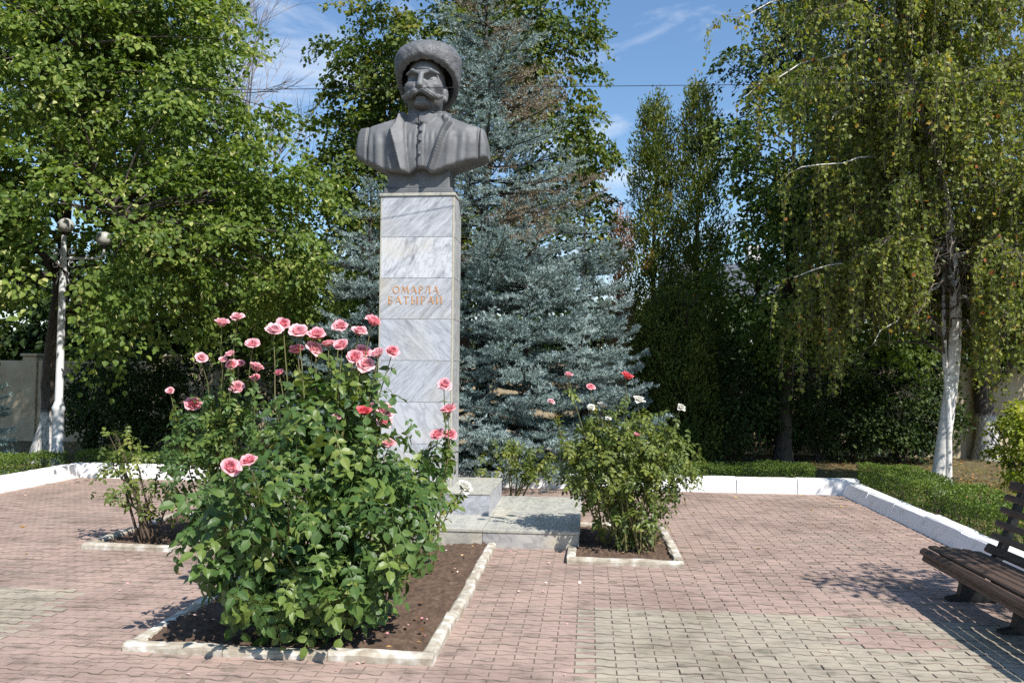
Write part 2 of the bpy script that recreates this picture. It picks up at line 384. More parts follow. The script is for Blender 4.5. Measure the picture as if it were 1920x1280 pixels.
def woodmat():
    mt, n, b = newmat('bench_wood')
    x = noise(n, 7, 9, sc=(14, 0.45, 14), rough=0.72)
    c = ramp(n, [(0.28, (0.022, 0.015, 0.012)), (0.48, (0.055, 0.036, 0.028)), (0.62, (0.085, 0.058, 0.045)), (0.78, (0.16, 0.135, 0.12))])
    n.links.new(x.outputs['Fac'], c.inputs[0])
    oi = n.nodes.new('ShaderNodeObjectInfo'); mr = n.nodes.new('ShaderNodeMapRange'); mr.inputs[3].default_value = 1.0; mr.inputs[4].default_value = 2.0
    n.links.new(oi.outputs['Random'], mr.inputs[0])
    hs = n.nodes.new('ShaderNodeHueSaturation'); n.links.new(mr.outputs[0], hs.inputs['Value']); n.links.new(c.outputs[0], hs.inputs['Color'])
    n.links.new(hs.outputs[0], b.inputs['Base Color'])
    b.inputs['Roughness'].default_value = 0.5; b.inputs['Specular IOR Level'].default_value = 0.4
    bump(n, b, x.outputs['Fac'], 0.6, 0.008)
    return mt
M['wood'] = woodmat()

def globemat():
    mt, n, b = newmat('opal_glass')
    x = noise(n, 5, 4); c = ramp(n, [(0.3, (0.38, 0.38, 0.35)), (0.7, (0.50, 0.50, 0.47))]); n.links.new(x.outputs['Fac'], c.inputs[0])
    n.links.new(c.outputs[0], b.inputs['Base Color']); b.inputs['Roughness'].default_value = 0.15
    return mt
M['globe'] = globemat()

def marble(name, ang, stretch=7.0, dark=(0.30, 0.31, 0.34), light=(0.66, 0.67, 0.70), seed=0.0, scale=2.0, warm=0.35, lo=0.33, hi=0.60, dist=0.6):
    """veined marble: noise stretched along one direction of the panel (local x,z)"""
    mt, n, b = newmat(name)
    t = n.nodes.new('ShaderNodeTexCoord')
    mp1 = n.nodes.new('ShaderNodeMapping'); mp1.inputs['Rotation'].default_value = (0, ang, 0); mp1.inputs['Location'].default_value = (seed, seed * 0.7, seed * 1.3)
    mp2 = n.nodes.new('ShaderNodeMapping'); mp2.inputs['Scale'].default_value = (1, 1, stretch)
    n.links.new(t.outputs['Object'], mp1.inputs[0]); n.links.new(mp1.outputs[0], mp2.inputs[0])
    x = n.nodes.new('ShaderNodeTexNoise'); x.inputs['Scale'].default_value = scale; x.inputs['Detail'].default_value = 9; x.inputs['Roughness'].default_value = 0.66; x.inputs['Distortion'].default_value = dist
    n.links.new(mp2.outputs[0], x.inputs['Vector'])
    mid = tuple(0.45 * p + 0.55 * q for p, q in zip(dark, light))
    k_ = 0.78; dark, mid, light = [tuple(k_ * q for q in c_) for c_ in (dark, mid, light)]
    c = ramp(n, [(lo, dark), (lo + 0.4 * (hi - lo), mid), (hi, light)]); n.links.new(x.outputs['Fac'], c.inputs[0])
    y = n.nodes.new('ShaderNodeTexNoise'); y.inputs['Scale'].default_value = scale * 2.3; y.inputs['Detail'].default_value = 6; y.inputs['Distortion'].default_value = 0.4
    n.links.new(mp2.outputs[0], y.inputs['Vector'])
    r = ramp(n, [(0.44, (1, 1, 1)), (0.49, (0.66, 0.67, 0.70)), (0.51, (0.70, 0.71, 0.73)), (0.56, (1, 1, 1))]); n.links.new(y.outputs['Fac'], r.inputs[0])
    col = mixrgb(n, c.outputs[0], r.outputs[0], 0.75, 'MULTIPLY')
    w = n.nodes.new('ShaderNodeTexNoise'); w.inputs['Scale'].default_value = 1.4; w.inputs['Detail'].default_value = 3
    n.links.new(mp1.outputs[0], w.inputs['Vector'])
    r4 = ramp(n, [(0.52, (0, 0, 0)), (0.72, (warm, warm, warm))]); n.links.new(w.outputs['Fac'], r4.inputs[0])
    col = mixrgb(n, col, (0.58, 0.50, 0.34), r4.outputs[0])
    n.links.new(col, b.inputs['Base Color']); b.inputs['Roughness'].default_value = 0.42; b.inputs['Specular IOR Level'].default_value = 0.4
    return mt
def bronze():
    mt, n, b = newmat('cast_metal')
    x = noise(n, 3.2, 8, rough=0.65); c = ramp(n, [(0.28, (0.090, 0.091, 0.096)), (0.5, (0.145, 0.148, 0.154)), (0.72, (0.20, 0.20, 0.206))])
    n.links.new(x.outputs['Fac'], c.inputs[0])
    y = noise(n, 6, 5, sc=(4, 4, 0.5)); r = ramp(n, [(0.62, (0, 0, 0)), (0.75, (0.45, 0.45, 0.45))]); n.links.new(y.outputs['Fac'], r.inputs[0])
    col = mixrgb(n, c.outputs[0], (0.33, 0.32, 0.29), r.outputs[0])
    n.links.new(col, b.inputs['Base Color']); b.inputs['Roughness'].default_value = 0.6; b.inputs['Specular IOR Level'].default_value = 0.4; b.inputs['Metallic'].default_value = 0.1
    z = noise(n, 38, 8, rough=0.7); bump(n, b, z.outputs['Fac'], 0.22, 0.012)
    return mt
M['bronze'] = bronze()
def woolmat():
    mt, n, b = newmat('cast_wool')
    x = noise(n, 4, 8, rough=0.65); c = ramp(n, [(0.28, (0.090, 0.091, 0.096)), (0.5, (0.145, 0.147, 0.153)), (0.72, (0.20, 0.20, 0.206))])
    n.links.new(x.outputs['Fac'], c.inputs[0]); n.links.new(c.outputs[0], b.inputs['Base Color'])
    b.inputs['Roughness'].default_value = 0.5; b.inputs['Specular IOR Level'].default_value = 0.45; b.inputs['Metallic'].default_value = 0.15
    t = n.nodes.new('ShaderNodeTexCoord'); v = n.nodes.new('ShaderNodeTexNoise'); v.inputs['Scale'].default_value = 26; v.inputs['Detail'].default_value = 4; v.inputs['Distortion'].default_value = 2.5
    n.links.new(t.outputs['Object'], v.inputs['Vector']); bump(n, b, v.outputs['Fac'], 0.8, 0.022)
    return mt
M['wool'] = woolmat()

# ================================================================ THE SETTING
def grid_sheet(name, x0, x1, y0, y1, nx, ny, zf, mat, **k):
    xs = np.linspace(x0, x1, nx); ys = np.linspace(y0, y1, ny)
    X, Y = np.meshgrid(xs, ys, indexing='ij'); Z = zf(X, Y)
    V = np.stack([X, Y, Z], -1).reshape(-1, 3)
    i, j = np.meshgrid(np.arange(nx - 1), np.arange(ny - 1), indexing='ij')
    F = np.stack([i * ny + j, (i + 1) * ny + j, (i + 1) * ny + j + 1, i * ny + j + 1], -1).reshape(-1, 4)
    mb = MB(); mb.add(V, F); return mb.obj(name, mat, smooth=True, **k)

tag(grid_sheet('ground', -900, 900, -400, 1400, 31, 31, lambda X, Y: np.full_like(X, -0.035), M['ground']), 'dry brown park ground under the trees', kind='structure')

# ---- plaza of bone shaped pavers
PL, PH, PA = 0.283, 0.0675, 0.0085
U_L, U_R, V_B, V_F = -7.1, 6.62, 3.42, -8.2
BEDS = {'front': (-0.97, 1.28, -4.98, -1.33), 'right': (2.10, 3.32, -1.98, 0.10), 'left': (-3.32, -2.10, -2.02, 0.10)}
SLAB = (-2.22, 2.22, -1.33, 1.15)
pave = MB()
pv = [P(U_L - .3, V_F, -0.0055), P(U_R + .3, V_F, -0.0055), P(U_R + .3, V_B + .3, -0.0055), P(U_L - .3, V_B + .3, -0.0055)]
pave.add(pv, np.array([(0, 1, 2, 3)]))
pavement = tag(pave.obj('pavement', M['joint']), 'pink and beige interlocking paving of the plaza', kind='structure')

def paver_poly(inset):
    a = PL / 2 - 0.0022 - inset; h = PH / 2 - 0.0028 - inset * .6
    e1, e2 = PL * 0.17 + inset * .2, PL * 0.33 + inset * .2
    up = [(-a, h + PA), (-e2, h + PA), (-e1, h - PA), (e1, h - PA), (e2, h + PA), (a, h + PA)]
    return up + [(x, -y) for x, y in reversed(up)]
def paver_tmpl():
    o = np.array(paver_poly(0)); i = np.array(paver_poly(0.0035))
    V = np.concatenate([np.c_[o, np.full(12, -0.013)], np.c_[o, np.full(12, -0.0035)], np.c_[i, np.zeros(12)]])[:, [0, 1, 2]]
    F4 = []
    for k in range(12):
        k2 = (k + 1) % 12
        F4.append((k2, k, 12 + k, 12 + k2)); F4.append((12 + k2, 12 + k, 24 + k, 24 + k2))
    top = np.array([[24 + k for k in reversed(range(12))]])
    return V, np.array(F4), top
PV, PF4, PTOP = paver_tmpl()
TLb = UV(G(165, 1108)); BLb = UV(G(-10, 1190)); RB = UV(G(1098, 1139))
botl = UV(G(60, 1266))
dia = UV(G(1670, 1200))
def paver_class(u, v, i):
    if v < RB[1] and u > RB[0] - 0.02 - (0.14 if i % 2 else 0.0):
        if abs(u - dia[0]) / 0.42 + abs(v - dia[1]) / 0.36 < 1: return 'paver_pink'
        return 'paver_beige'
    if v < TLb[1] and v > BLb[1] - 0.2:
        t = (v - BLb[1]) / (TLb[1] - BLb[1])
        if u < BLb[0] + t * (TLb[0] - BLb[0]): return 'paver_beige'
    if v < botl[1] and u < -1.6: return 'paver_beige'
    return 'paver_pink'
cells = []
n_rows = int((V_B - V_F) / PH) + 1
for i in range(n_rows):
    v = V_B - 0.02 - (i + 0.5) * PH
    off = (i % 2) * PL / 2
    for j in range(int((U_R - U_L) / PL) + 2):
        u = U_L + off + j * PL
        if u > U_R + 0.1: break
        if SLAB[0] < u < SLAB[1] and SLAB[2] + .05 < v < SLAB[3]: continue
        if any(b[0] + .13 < u < b[1] - .13 and b[2] + .13 < v < b[3] - .13 for b in BEDS.values()): continue
        cells.append((u, v, i))
cu = np.array(cells)
pos = ORG + cu[:, 0:1] * EU + cu[:, 1:2] * EV
N = len(pos)
# dirt in soft patches plus single odd stones
ph = rng.random(6) * 6
patch = np.sin(cu[:, 0] * 1.3 + ph[0]) * np.sin(cu[:, 1] * 2.1 + ph[1]) + 0.6 * np.sin(cu[:, 0] * 3.1 + cu[:, 1] * 1.7 + ph[2])
tint = np.clip(0.62 + 0.10 * rng.standard_normal(N) - 0.13 * np.clip(patch, 0, 2), 0.05, 1)
odd = rng.random(N) < (0.05 + 0.10 * (patch > 0.7)); tint[odd] -= 0.25
tint = np.clip(tint, 0.09, 1)
klass = np.array([paver_class(u, v, i) for u, v, i in cells])
zj = rng.normal(0, 0.0020, N); rot = rng.normal(0, 0.004, N)
tx = rng.normal(0, 0.009, N); ty = rng.normal(0, 0.014, N)
# which show largest: nearest ones inside the picture and not behind the roses' bed
def proj(p):
    d = np.asarray(p) - np.array((0, 0, EYE))
    c = d @ np.array(fwd); return CX + F_PX * (d @ np.array(rgt)) / c, CY - F_PX * (d @ np.array(upv)) / c
px, py = proj(pos)
vis = (pos[:, 1] > 4.6) & (px > -10) & (px < 1925) & (py < 1290)
order = np.argsort(np.where(vis, pos[:, 1], 1e9))
near = set(order[:300].tolist())
XA = EU[None] * np.cos(rot)[:, None] + EV[None] * np.sin(rot)[:, None]; XA[:, 2] += tx; XA = nrm(XA)
YA = nrm(np.cross(np.array((0, 0, 1.0))[None], XA)); YA[:, 2] += ty
ZA = np.cross(XA, YA)
pos[:, 2] = zj
shared = {}
def paver_mesh(kl, q):
    if (kl, q) not in shared:
        b = MB(); b.v.append(PV); b.n = len(PV)
        b.f = {4: [PF4], 12: [PTOP]}; b.t = {4: [np.zeros(len(PF4))], 12: [np.full(1, max(q / 7, .09))]}
        shared[kl, q] = b.mesh('paver', M[kl])
    return shared[kl, q]
for k in near:
    o = link('paver', paver_mesh(klass[k], int(round(tint[k] * 7))), pavement)
    mm = Matrix.Identity(4)
    for r_ in range(3):
        mm[r_][0], mm[r_][1], mm[r_][2], mm[r_][3] = XA[k][r_], YA[k][r_], ZA[k][r_], pos[k][r_]
    o.matrix_world = mm
rest = np.ones(N, bool); rest[list(near)] = False
for kl in ('paver_pink', 'paver_beige'):
    sel = rest & (klass == kl) & (pos[:, 1] < 7.6); mb = MB()
    inst(mb, PV[:], [PF4], pos[sel], XA[sel], YA[sel], ZA[sel], np.ones(sel.sum()), 0.0 * tint[sel]); inst(mb, PV[24:], [PTOP - 24], pos[sel], XA[sel], YA[sel], ZA[sel], np.ones(sel.sum()), tint[sel])
    sel = rest & (klass == kl) & (pos[:, 1] >= 7.6)      # farther ones without the chamfer ring
    if sel.any(): inst(mb, np.concatenate([PV[:12], PV[24:]]), [np.array([((k + 1) % 12, k, 12 + k, 12 + (k + 1) % 12) for k in range(12)])], pos[sel], XA[sel], YA[sel], ZA[sel], np.ones(sel.sum()), 0.0 * tint[sel]); inst(mb, PV[24:], [PTOP - 24], pos[sel], XA[sel], YA[sel], ZA[sel], np.ones(sel.sum()), tint[sel])
    tag(mb.obj('pavers', M[kl], pavement), kind='stuff')

# ---- white kerbs round the plaza, each of painted stones
def kerb(label, pts_uv, inward, h0, w, stone, mat, parent_name, cat, sink=0.06, jig=0.006, group=None, gap=0.004, round_=0.02, nseg=5, slope=0.0):
    root = empty(parent_name, label, cat, group)
    a, b = np.array(pts_uv[0]), np.array(pts_uv[1]); ln = np.linalg.norm(b - a); d = (b - a) / ln; nrml = np.array(inward)
    k = max(1, int(round(ln / stone))); st = ln / k
    for i in range(k):
        s0, s1 = i * st + gap / 2, (i + 1) * st - gap / 2
        o1, o2, hz = rng.normal(0, jig), rng.normal(0, jig), rng.normal(0, jig)
        prof = [(-slope * .15, -sink), (slope * .9, h0 - round_), (slope + round_ * .4, h0 - round_ * .35), (slope + round_, h0), (w - round_, h0), (w - round_ * .4, h0 - round_ * .35), (w, h0 - round_), (w, -sink)]
        V = []
        for q in range(nseg + 1):
            t = q / nseg; s = s0 + (s1 - s0) * t; off = o1 + (o2 - o1) * t
            for (x, z) in prof:
                jj = rng.normal(0, jig * 0.45, 2) if z > 0 else (0, 0)
                uv = a + d * s + nrml * (x + off + jj[0])
                V.append(P(uv[0], uv[1], z + (hz + jj[1] if z > 0 else 0)))
        m_ = len(prof); F = []
        for q in range(nseg):
            for r_ in range(m_ - 1):
                F.append((q * m_ + r_, (q + 1) * m_ + r_, (q + 1) * m_ + r_ + 1, q * m_ + r_ + 1))
        mb = MB(); base = np.array(V)
        mb.v.append(base); mb.n = len(base)
        mb.f = {4: [np.array(F)], m_: [np.array([list(range(m_)), [nseg * m_ + x for x in reversed(range(m_))]])]}
        mb.t = {4: [np.full(len(F), .5)], m_: [np.full(2, .5)]}
        mb.obj('kerb_stone', mat, root, smooth=False)
    return root
kerb('long whitewashed kerb along the back of the plaza', [(U_L - .2, 3.45), (U_R + .25, 3.45)], (0, 1), 0.25, 0.22, 1.0, M['whitewash'], 'plaza_kerb', 'kerb', gap=0.0015)
kerb('whitewashed kerb along the right side of the plaza behind the bench', [(U_R - .06, 3.44), (U_R - .06, -7.8)], (1, 0), 0.21, 0.29, 1.0, M['whitewash'], 'plaza_kerb', 'kerb', slope=0.11, gap=0.001)
kerb('whitewashed kerb along the left side of the plaza below the lamp post', [(U_L - .02, 3.44), (U_L - .02, -5.0)], (-1, 0), 0.25, 0.22, 1.0, M['whitewash'], 'plaza_kerb', 'kerb', gap=0.0015)

# ---- flower beds: kerbs and soil
def bed(key, lab, sides):
    u0_, u1_, v0_, v1_ = BEDS[key]; w = 0.10
    root = empty('flower_bed_kerb', lab, 'kerb')
    segs = {'front': [(u0_, v0_), (u1_, v0_), (0, 1)], 'left': [(u0_, v0_ + w + .004), (u0_, v1_), (1, 0)], 'right': [(u1_, v0_ + w + .004), (u1_, v1_), (-1, 0)], 'back': [(u0_ + w + .004, v1_), (u1_ - w - .004, v1_), (0, -1)]}
    for s in sides:
        a, b, inn = segs[s]
        r_ = kerb('', [a, b], inn, 0.064, w, 0.82, M['kerbstone'], 'tmp', '', jig=0.007, gap=0.007, round_=0.022, nseg=6)
        for c in list(r_.children): c.parent = root
        bpy.data.objects.remove(r_)
    # soil
    nx, ny = 64, int(64 * (v1_ - v0_) / (u1_ - u0_)); us = np.linspace(u0_ + .05, u1_ - .05, nx); vs_ = np.linspace(v0_ + .05, v1_ - .0, ny)
    U, V = np.meshgrid(us, vs_, indexing='ij')
    Z = 0.030 + 0.018 * np.sin(U * 5 + V * 3) * np.sin(V * 4.1 + 1) + rng.normal(0, 0.010, U.shape)
    PT = (ORG + U[..., None] * EU + V[..., None] * EV); PT[..., 2] = Z
    i, j = np.meshgrid(np.arange(nx - 1), np.arange(ny - 1), indexing='ij')
    F = np.stack([i * ny + j, (i + 1) * ny + j, (i + 1) * ny + j + 1, i * ny + j + 1], -1).reshape(-1, 4)
    mb = MB(); mb.add(PT.reshape(-1, 3), F); o = mb.obj('soil', M['soil'], smooth=True)
    tag(o, {'front': 'bare brown soil of the long front rose bed', 'right': 'shaded soil of the small right rose bed', 'left': 'brown soil of the small left rose bed'}[key], kind='structure')
bed('front', 'weathered pale kerb round the long front rose bed', ('front', 'left', 'right'))
bed('right', 'weathered pale kerb round the small right rose bed', ('front', 'left', 'right', 'back'))
bed('left', 'weathered pale kerb round the small left rose bed', ('front', 'left', 'right', 'back'))

# ---- boundary wall
wr = tag(empty('boundary_wall', 'beige plastered wall behind the trees, seen at the left', 'wall'))
for i in range(11):
    u_ = -22 + i * 4.2
    mb = MB(); z1 = 2.25
    a = [(0.02, 0, -0.1), (4.18, 0.2, z1)]
    box(mb, *a, bevel=0.01); o = mb.obj('wall_panel', M['plaster'], wr); o.location = P(u_, 10.6); o.rotation_euler = (0, 0, -TH)
    mb = MB(); box(mb, (-0.22, -0.06, -0.1), (0.22, 0.26, z1 + 0.12), bevel=0.02); box(mb, (-0.27, -0.11, z1 + .122), (0.27, 0.31, z1 + .20), bevel=0.02)
    o = mb.obj('wall_pillar', M['plaster'], wr); o.location = P(u_, 10.6); o.rotation_euler = (0, 0, -TH)

# ================================================================ MONUMENT
def placed(o, u, v, z=0.0):
    o.location = P(u, v, z); o.rotation_euler = (0, 0, -TH); return o
MB_STEP = [marble('step_face_a', R(20), 2.0, (0.34, 0.34, 0.34), (0.60, 0.57, 0.50), 3.1, 2.4, 0.6), marble('step_face_b', R(-30), 2.0, (0.33, 0.33, 0.35), (0.60, 0.58, 0.54), 8.7, 2.4, 0.7)]
MB_TREAD = marble('step_tread', R(80), 3.0, (0.42, 0.42, 0.38), (0.62, 0.60, 0.52), 5.2, 1.6, 0.4)
MB_UP = marble('upper_step_face', R(15), 1.5, (0.36, 0.37, 0.40), (0.58, 0.59, 0.63), 1.2, 4.0, 0.12)

def step(name, label, u0_, u1_, v0_, v1_, z0, z1, facemats, tread, tt, nu, nv, over):
    root = placed(empty(name, label, 'step'), 0, 0)
    mb = MB(); box(mb, (u0_ + .02, v0_ + .02, z0 - .05), (u1_ - .02, v1_ - .02, z1 - tt - .001)); mb.obj('core', M['concrete'], root)
    g = 0.003
    for i in range(nu):
        a, b = u0_ + (u1_ - u0_) * i / nu + g, u0_ + (u1_ - u0_) * (i + 1) / nu - g
        for (va, vb) in ((v0_, v0_ + .022), (v1_ - .022, v1_)):
            mb = MB(); box(mb, (a, va, z0 - .03), (b, vb, z1 - tt - .002), 0.003); mb.obj('face_panel', facemats[i % len(facemats)], root)
    for i in range(nv):
        a, b = v0_ + .024 + (v1_ - v0_ - .048) * i / nv + g, v0_ + .024 + (v1_ - v0_ - .048) * (i + 1) / nv - g
        for (ua, ub) in ((u0_, u0_ + .022), (u1_ - .022, u1_)):
            mb = MB(); box(mb, (ua, a, z0 - .03), (ub, b, z1 - tt - .002), 0.003); mb.obj('face_panel', facemats[(i + 1) % len(facemats)], root)
    for i in range(nu):
        for j in range(nv):
            a, b = u0_ - over + (u1_ - u0_ + 2 * over) * i / nu, u0_ - over + (u1_ - u0_ + 2 * over) * (i + 1) / nu
            c, d = v0_ - over + (v1_ - v0_ + 2 * over) * j / nv, v0_ - over + (v1_ - v0_ + 2 * over) * (j + 1) / nv
            mb = MB(); box(mb, (a + .0025, c + .0025, z1 - tt), (b - .0025, d - .0025, z1 + rng.normal(0, .001)), 0.004); mb.obj('tread_slab', tread, root)
    return root
step('monument_step', 'wide low marble base step under the monument', *SLAB, 0, 0.21, MB_STEP, MB_TREAD, 0.035, 4, 2, 0.012)
step('monument_step', 'small grey marble upper step directly under the tall pillar', -1.08, 1.08, -0.455, 0.95, 0.211, 0.493, [MB_UP], MB_TREAD, 0.03, 1, 1, 0.01)

Z0, PW, PD = 0.494, 0.505, 0.55
ZT = float(AT(780, 362, 10.5)[2])
ped = placed(empty('pedestal', 'tall square marble pillar carrying the bust, with gold lettering', 'pedestal'), 0, 0, 0)
mb = MB(); box(mb, (-PW + .012, .012, Z0), (PW - .012, PD - .012, ZT - .05)); mb.obj('core', M['concrete'], ped)
specs = [(R(42), 7, 2.0, .33, .58, (.34, .35, .38), (.70, .71, .75)), (R(62), 3, 2.6, .34, .50, (.34, .35, .40), (.80, .81, .84)), (R(43), 8, 2.3, .33, .60, (.36, .35, .34), (.70, .71, .75)),
         (R(-43), 6, 1.7, .30, .56, (.36, .37, .41), (.66, .68, .73)), (R(47), 9, 2.0, .30, .58, (.38, .39, .42), (.66, .68, .73)), (R(-60), 3, 0.9, .20, .50, (.50, .51, .54), (.68, .69, .73)), (R(-50), 7, 1.6, .32, .6, (.36, .37, .40), (.68, .70, .74))]
hp = (ZT - .045 - Z0) / 7
name_panel = None
for i, (an, st, sc_, lo, hi, dk, lt) in enumerate(specs):
    z1 = ZT - .045 - i * hp - .0025; z0 = z1 - hp + .005
    mt = marble('pillar_marble_%s' % 'abcdefg'[i], an, st, dk, lt, seed=2.3 * i + .7, scale=sc_, warm=0.55 if i in (1, 2) else 0.25, lo=lo, hi=hi)
    mb = MB(); box(mb, (-PW + .014, -0.006, z0), (PW - .022, .014, z1), 0.002); o = mb.obj('marble_panel', mt, ped)
    if i == 2: name_panel = o
    mb = MB(); box(mb, (-PW + .014, PD - .014, z0), (PW - .014, PD + .006, z1), 0.002); mb.obj('marble_panel', mt, ped)
    sm = marble('pillar_side_%s' % 'abcdefg'[i], R(83), 5, (.40, .40, .39), (.58, .58, .57), seed=1.1 * i + 4, scale=1.8, warm=.2)
    for sgn in (-1, 1):
        mb = MB(); a = sorted((sgn * (PW - .012), sgn * (PW + .006)))
        box(mb, (a[0], .012, z0), (a[1], PD - .016, z1), 0.002); mb.obj('side_panel', sm, ped)
mb = MB(); box(mb, (-PW - .018, -.022, ZT - .043), (PW + .018, PD + .022, ZT), 0.006); mb.obj('cap_slab', MB_TREAD, ped)
# corner fillets of yellowish mortar
for su in (-1, 1):
    mb = MB(); a = sorted((su * (PW - .020), su * (PW + .003))); box(mb, (a[0], -.004, Z0), (a[1], .011, ZT - .046), 0.003); mb.obj('corner_fillet', M['concrete'], ped)

# lettering: each letter cut from thick and thin strokes in a unit cell
TK, TN = 0.15, 0.06
def arc(cx, cz, rx, rz, a0, a1, n=14):
    return [(cx + rx * math.cos(R(a0 + (a1 - a0) * k / n)), cz + rz * math.sin(R(a0 + (a1 - a0) * k / n))) for k in range(n + 1)]
LET = {
 'О': (0.95, [(arc(.47, .5, .42, .47, 0, 360, 28), 'o')]),
 'М': (1.05, [([(.06, 0), (.22, 1)], TN), ([(.22, 1), (.52, .18)], TK), ([(.52, .18), (.80, 1)], TN), ([(.80, 1), (.97, 0)], TK)]),
 'А': (0.82, [([(.02, 0), (.38, 1)], TN), ([(.38, 1), (.78, 0)], TK), ([(.15, .34), (.62, .34)], TN)]),
 'Р': (0.62, [([(.12, 0), (.12, 1)], TK), (arc(.22, .74, .34, .26, 95, -95), TN), ([(.02, 0), (.24, 0)], TN)]),
 'Л': (0.80, [([(.0, .05), (.14, .10), (.26, 1)], TN), ([(.26, .97), (.66, .97)], TN), ([(.64, 1), (.64, 0)], TK)]),
 'Б': (0.66, [([(.12, 0), (.12, 1)], TK), ([(.04, .97), (.56, .97), (.57, .86)], TN), (arc(.22, .28, .34, .27, 90, -90), TN), ([(.04, .02), (.24, .02)], TN), ([(.12, .55), (.24, .55)], TN)]),
 'Т': (0.74, [([(.36, 0), (.36, 1)], TK), ([(.02, .84), (.04, .97), (.68, .97), (.70, .84)], TN)]),
 'Ы': (0.98, [([(.12, 0), (.12, 1)], TK), (arc(.22, .28, .30, .27, 90, -90), TN), ([(.04, .02), (.24, .02)], TN), ([(.80, 0), (.80, 1)], TK)]),
 'Й': (0.86, [([(.12, 0), (.12, 1)], TK), ([(.14, .06), (.66, .94)], TN), ([(.68, 0), (.68, 1)], TK), (arc(.40, 1.25, .14, .12, 200, 340, 8), TN)]),
}
def stroke(mb, pts, w, S_, ox, oz, yf):
    pts = np.array(pts); n = len(pts)
    T = nrm(np.gradient(pts, axis=0)); Nn = np.stack([-T[:, 1], T[:, 0]], -1)
    if isinstance(w, str):  # oval with slanted stress
        ang = np.linspace(0, 2 * np.pi, n); wd = TN + (TK - TN) * np.abs(np.cos(ang - 0.35)); wd = wd / 2
    else: wd = np.full(n, w / 2)
    A = pts + Nn * wd[:, None]; B = pts - Nn * wd[:, None]
    def to3(q, y): return np.stack([ox + q[:, 0] * S_, np.full(n, y), oz + q[:, 1] * S_], -1)
    V = np.concatenate([to3(A, yf), to3(B, yf), to3(A, yf + .0042), to3(B, yf + .0042)])
    F = []
    for k in range(n - 1):
        F += [(k, k + 1, n + k + 1, n + k), (2 * n + k, 2 * n + k + 1, k + 1, k), (n + k, n + k + 1, 3 * n + k + 1, 3 * n + k)]
    F += [(0, n, 3 * n, 2 * n), (n - 1, 2 * n + n - 1, 3 * n + n - 1, 2 * n - 1)]
    mb.add(V, np.array(F))
def px_to_front(px, py):
    """pillar front plane: local u and z of a pixel"""
    d = np.array(ray(px, py)); n_ = EV; t = ((ORG - np.array((0, 0, EYE))) @ n_) / (d @ n_)
    p = d * t + np.array((0, 0, EYE)); return UV(p)[0], p[2]
for word, xa, xb, ytop, ybot in (('ОМАРЛА', 737, 822.5, 536.5, 550), ('БАТЫРАЙ', 728, 830, 555.5, 570)):
    ua, zt = px_to_front(xa, ytop); ub, zb = px_to_front(xb, ybot); Hh = zt - zb
    wsum = sum(LET[c][0] for c in word); gap = ((ub - ua) / Hh - wsum) / (len(word) - 1) * Hh
    x = ua
    for c in word:
        mb = MB()
        for k_, (pts, w) in enumerate(LET[c][1]): stroke(mb, pts, w, Hh, x, zb, -0.0102 - 0.0003 * k_)
        o = mb.obj('letter', M['gold'], name_panel)
        x += LET[c][0] * Hh + gap

# ================================================================ BUST
def surface_nets(Fv, org, h):
    nx, ny, nz = Fv.shape; ins = Fv < 0
    c = np.zeros((nx - 1, ny - 1, nz - 1), np.int8)
    for dx in (0, 1):
        for dy in (0, 1):
            for dz in (0, 1):
                c += ins[dx:nx - 1 + dx, dy:ny - 1 + dy, dz:nz - 1 + dz]
    act = (c > 0) & (c < 8); I = np.argwhere(act); idx = np.full(act.shape, -1, np.int64); idx[act] = np.arange(len(I))
    acc = np.zeros((len(I), 3)); cnt = np.zeros(len(I))
    cor = [(0, 0, 0), (1, 0, 0), (0, 1, 0), (1, 1, 0), (0, 0, 1), (1, 0, 1), (0, 1, 1), (1, 1, 1)]
    val = [Fv[I[:, 0] + a, I[:, 1] + b, I[:, 2] + d] for a, b, d in cor]
    for p, q in ((0, 1), (2, 3), (4, 5), (6, 7), (0, 2), (1, 3), (4, 6), (5, 7), (0, 4), (1, 5), (2, 6), (3, 7)):
        a, b = val[p], val[q]; x = (a < 0) != (b < 0); t = np.where(x, a / np.where(x, a - b, 1), 0)
        pt = np.array(cor[p])[None] + t[:, None] * (np.array(cor[q]) - np.array(cor[p]))[None]
        acc += np.where(x[:, None], pt, 0); cnt += x
    V = org + h * (I + acc / cnt[:, None]); Fs = []
    for ax in range(3):
        b, d = (ax + 1) % 3, (ax + 2) % 3
        sl0 = [slice(None)] * 3; sl1 = [slice(None)] * 3
        sl0[ax] = slice(0, -1); sl1[ax] = slice(1, None)
        for s_ in (sl0, sl1):
            s_[b] = slice(1, -1); s_[d] = slice(1, -1)
        a0, a1 = ins[tuple(sl0)], ins[tuple(sl1)]
        E = np.argwhere(a0 != a1); flip = a0[a0 != a1]
        E = E.copy(); E[:, b] += 1; E[:, d] += 1
        def cell(db, dd):
            e = E.copy(); e[:, b] += db; e[:, d] += dd
            return idx[e[:, 0], e[:, 1], e[:, 2]]
        q = np.stack([cell(-1, -1), cell(0, -1), cell(0, 0), cell(-1, 0)], -1)
        q = np.where(flip[:, None], q, q[:, ::-1])
        Fs.append(q[(q >= 0).all(1)])
    return V, np.concatenate(Fs)
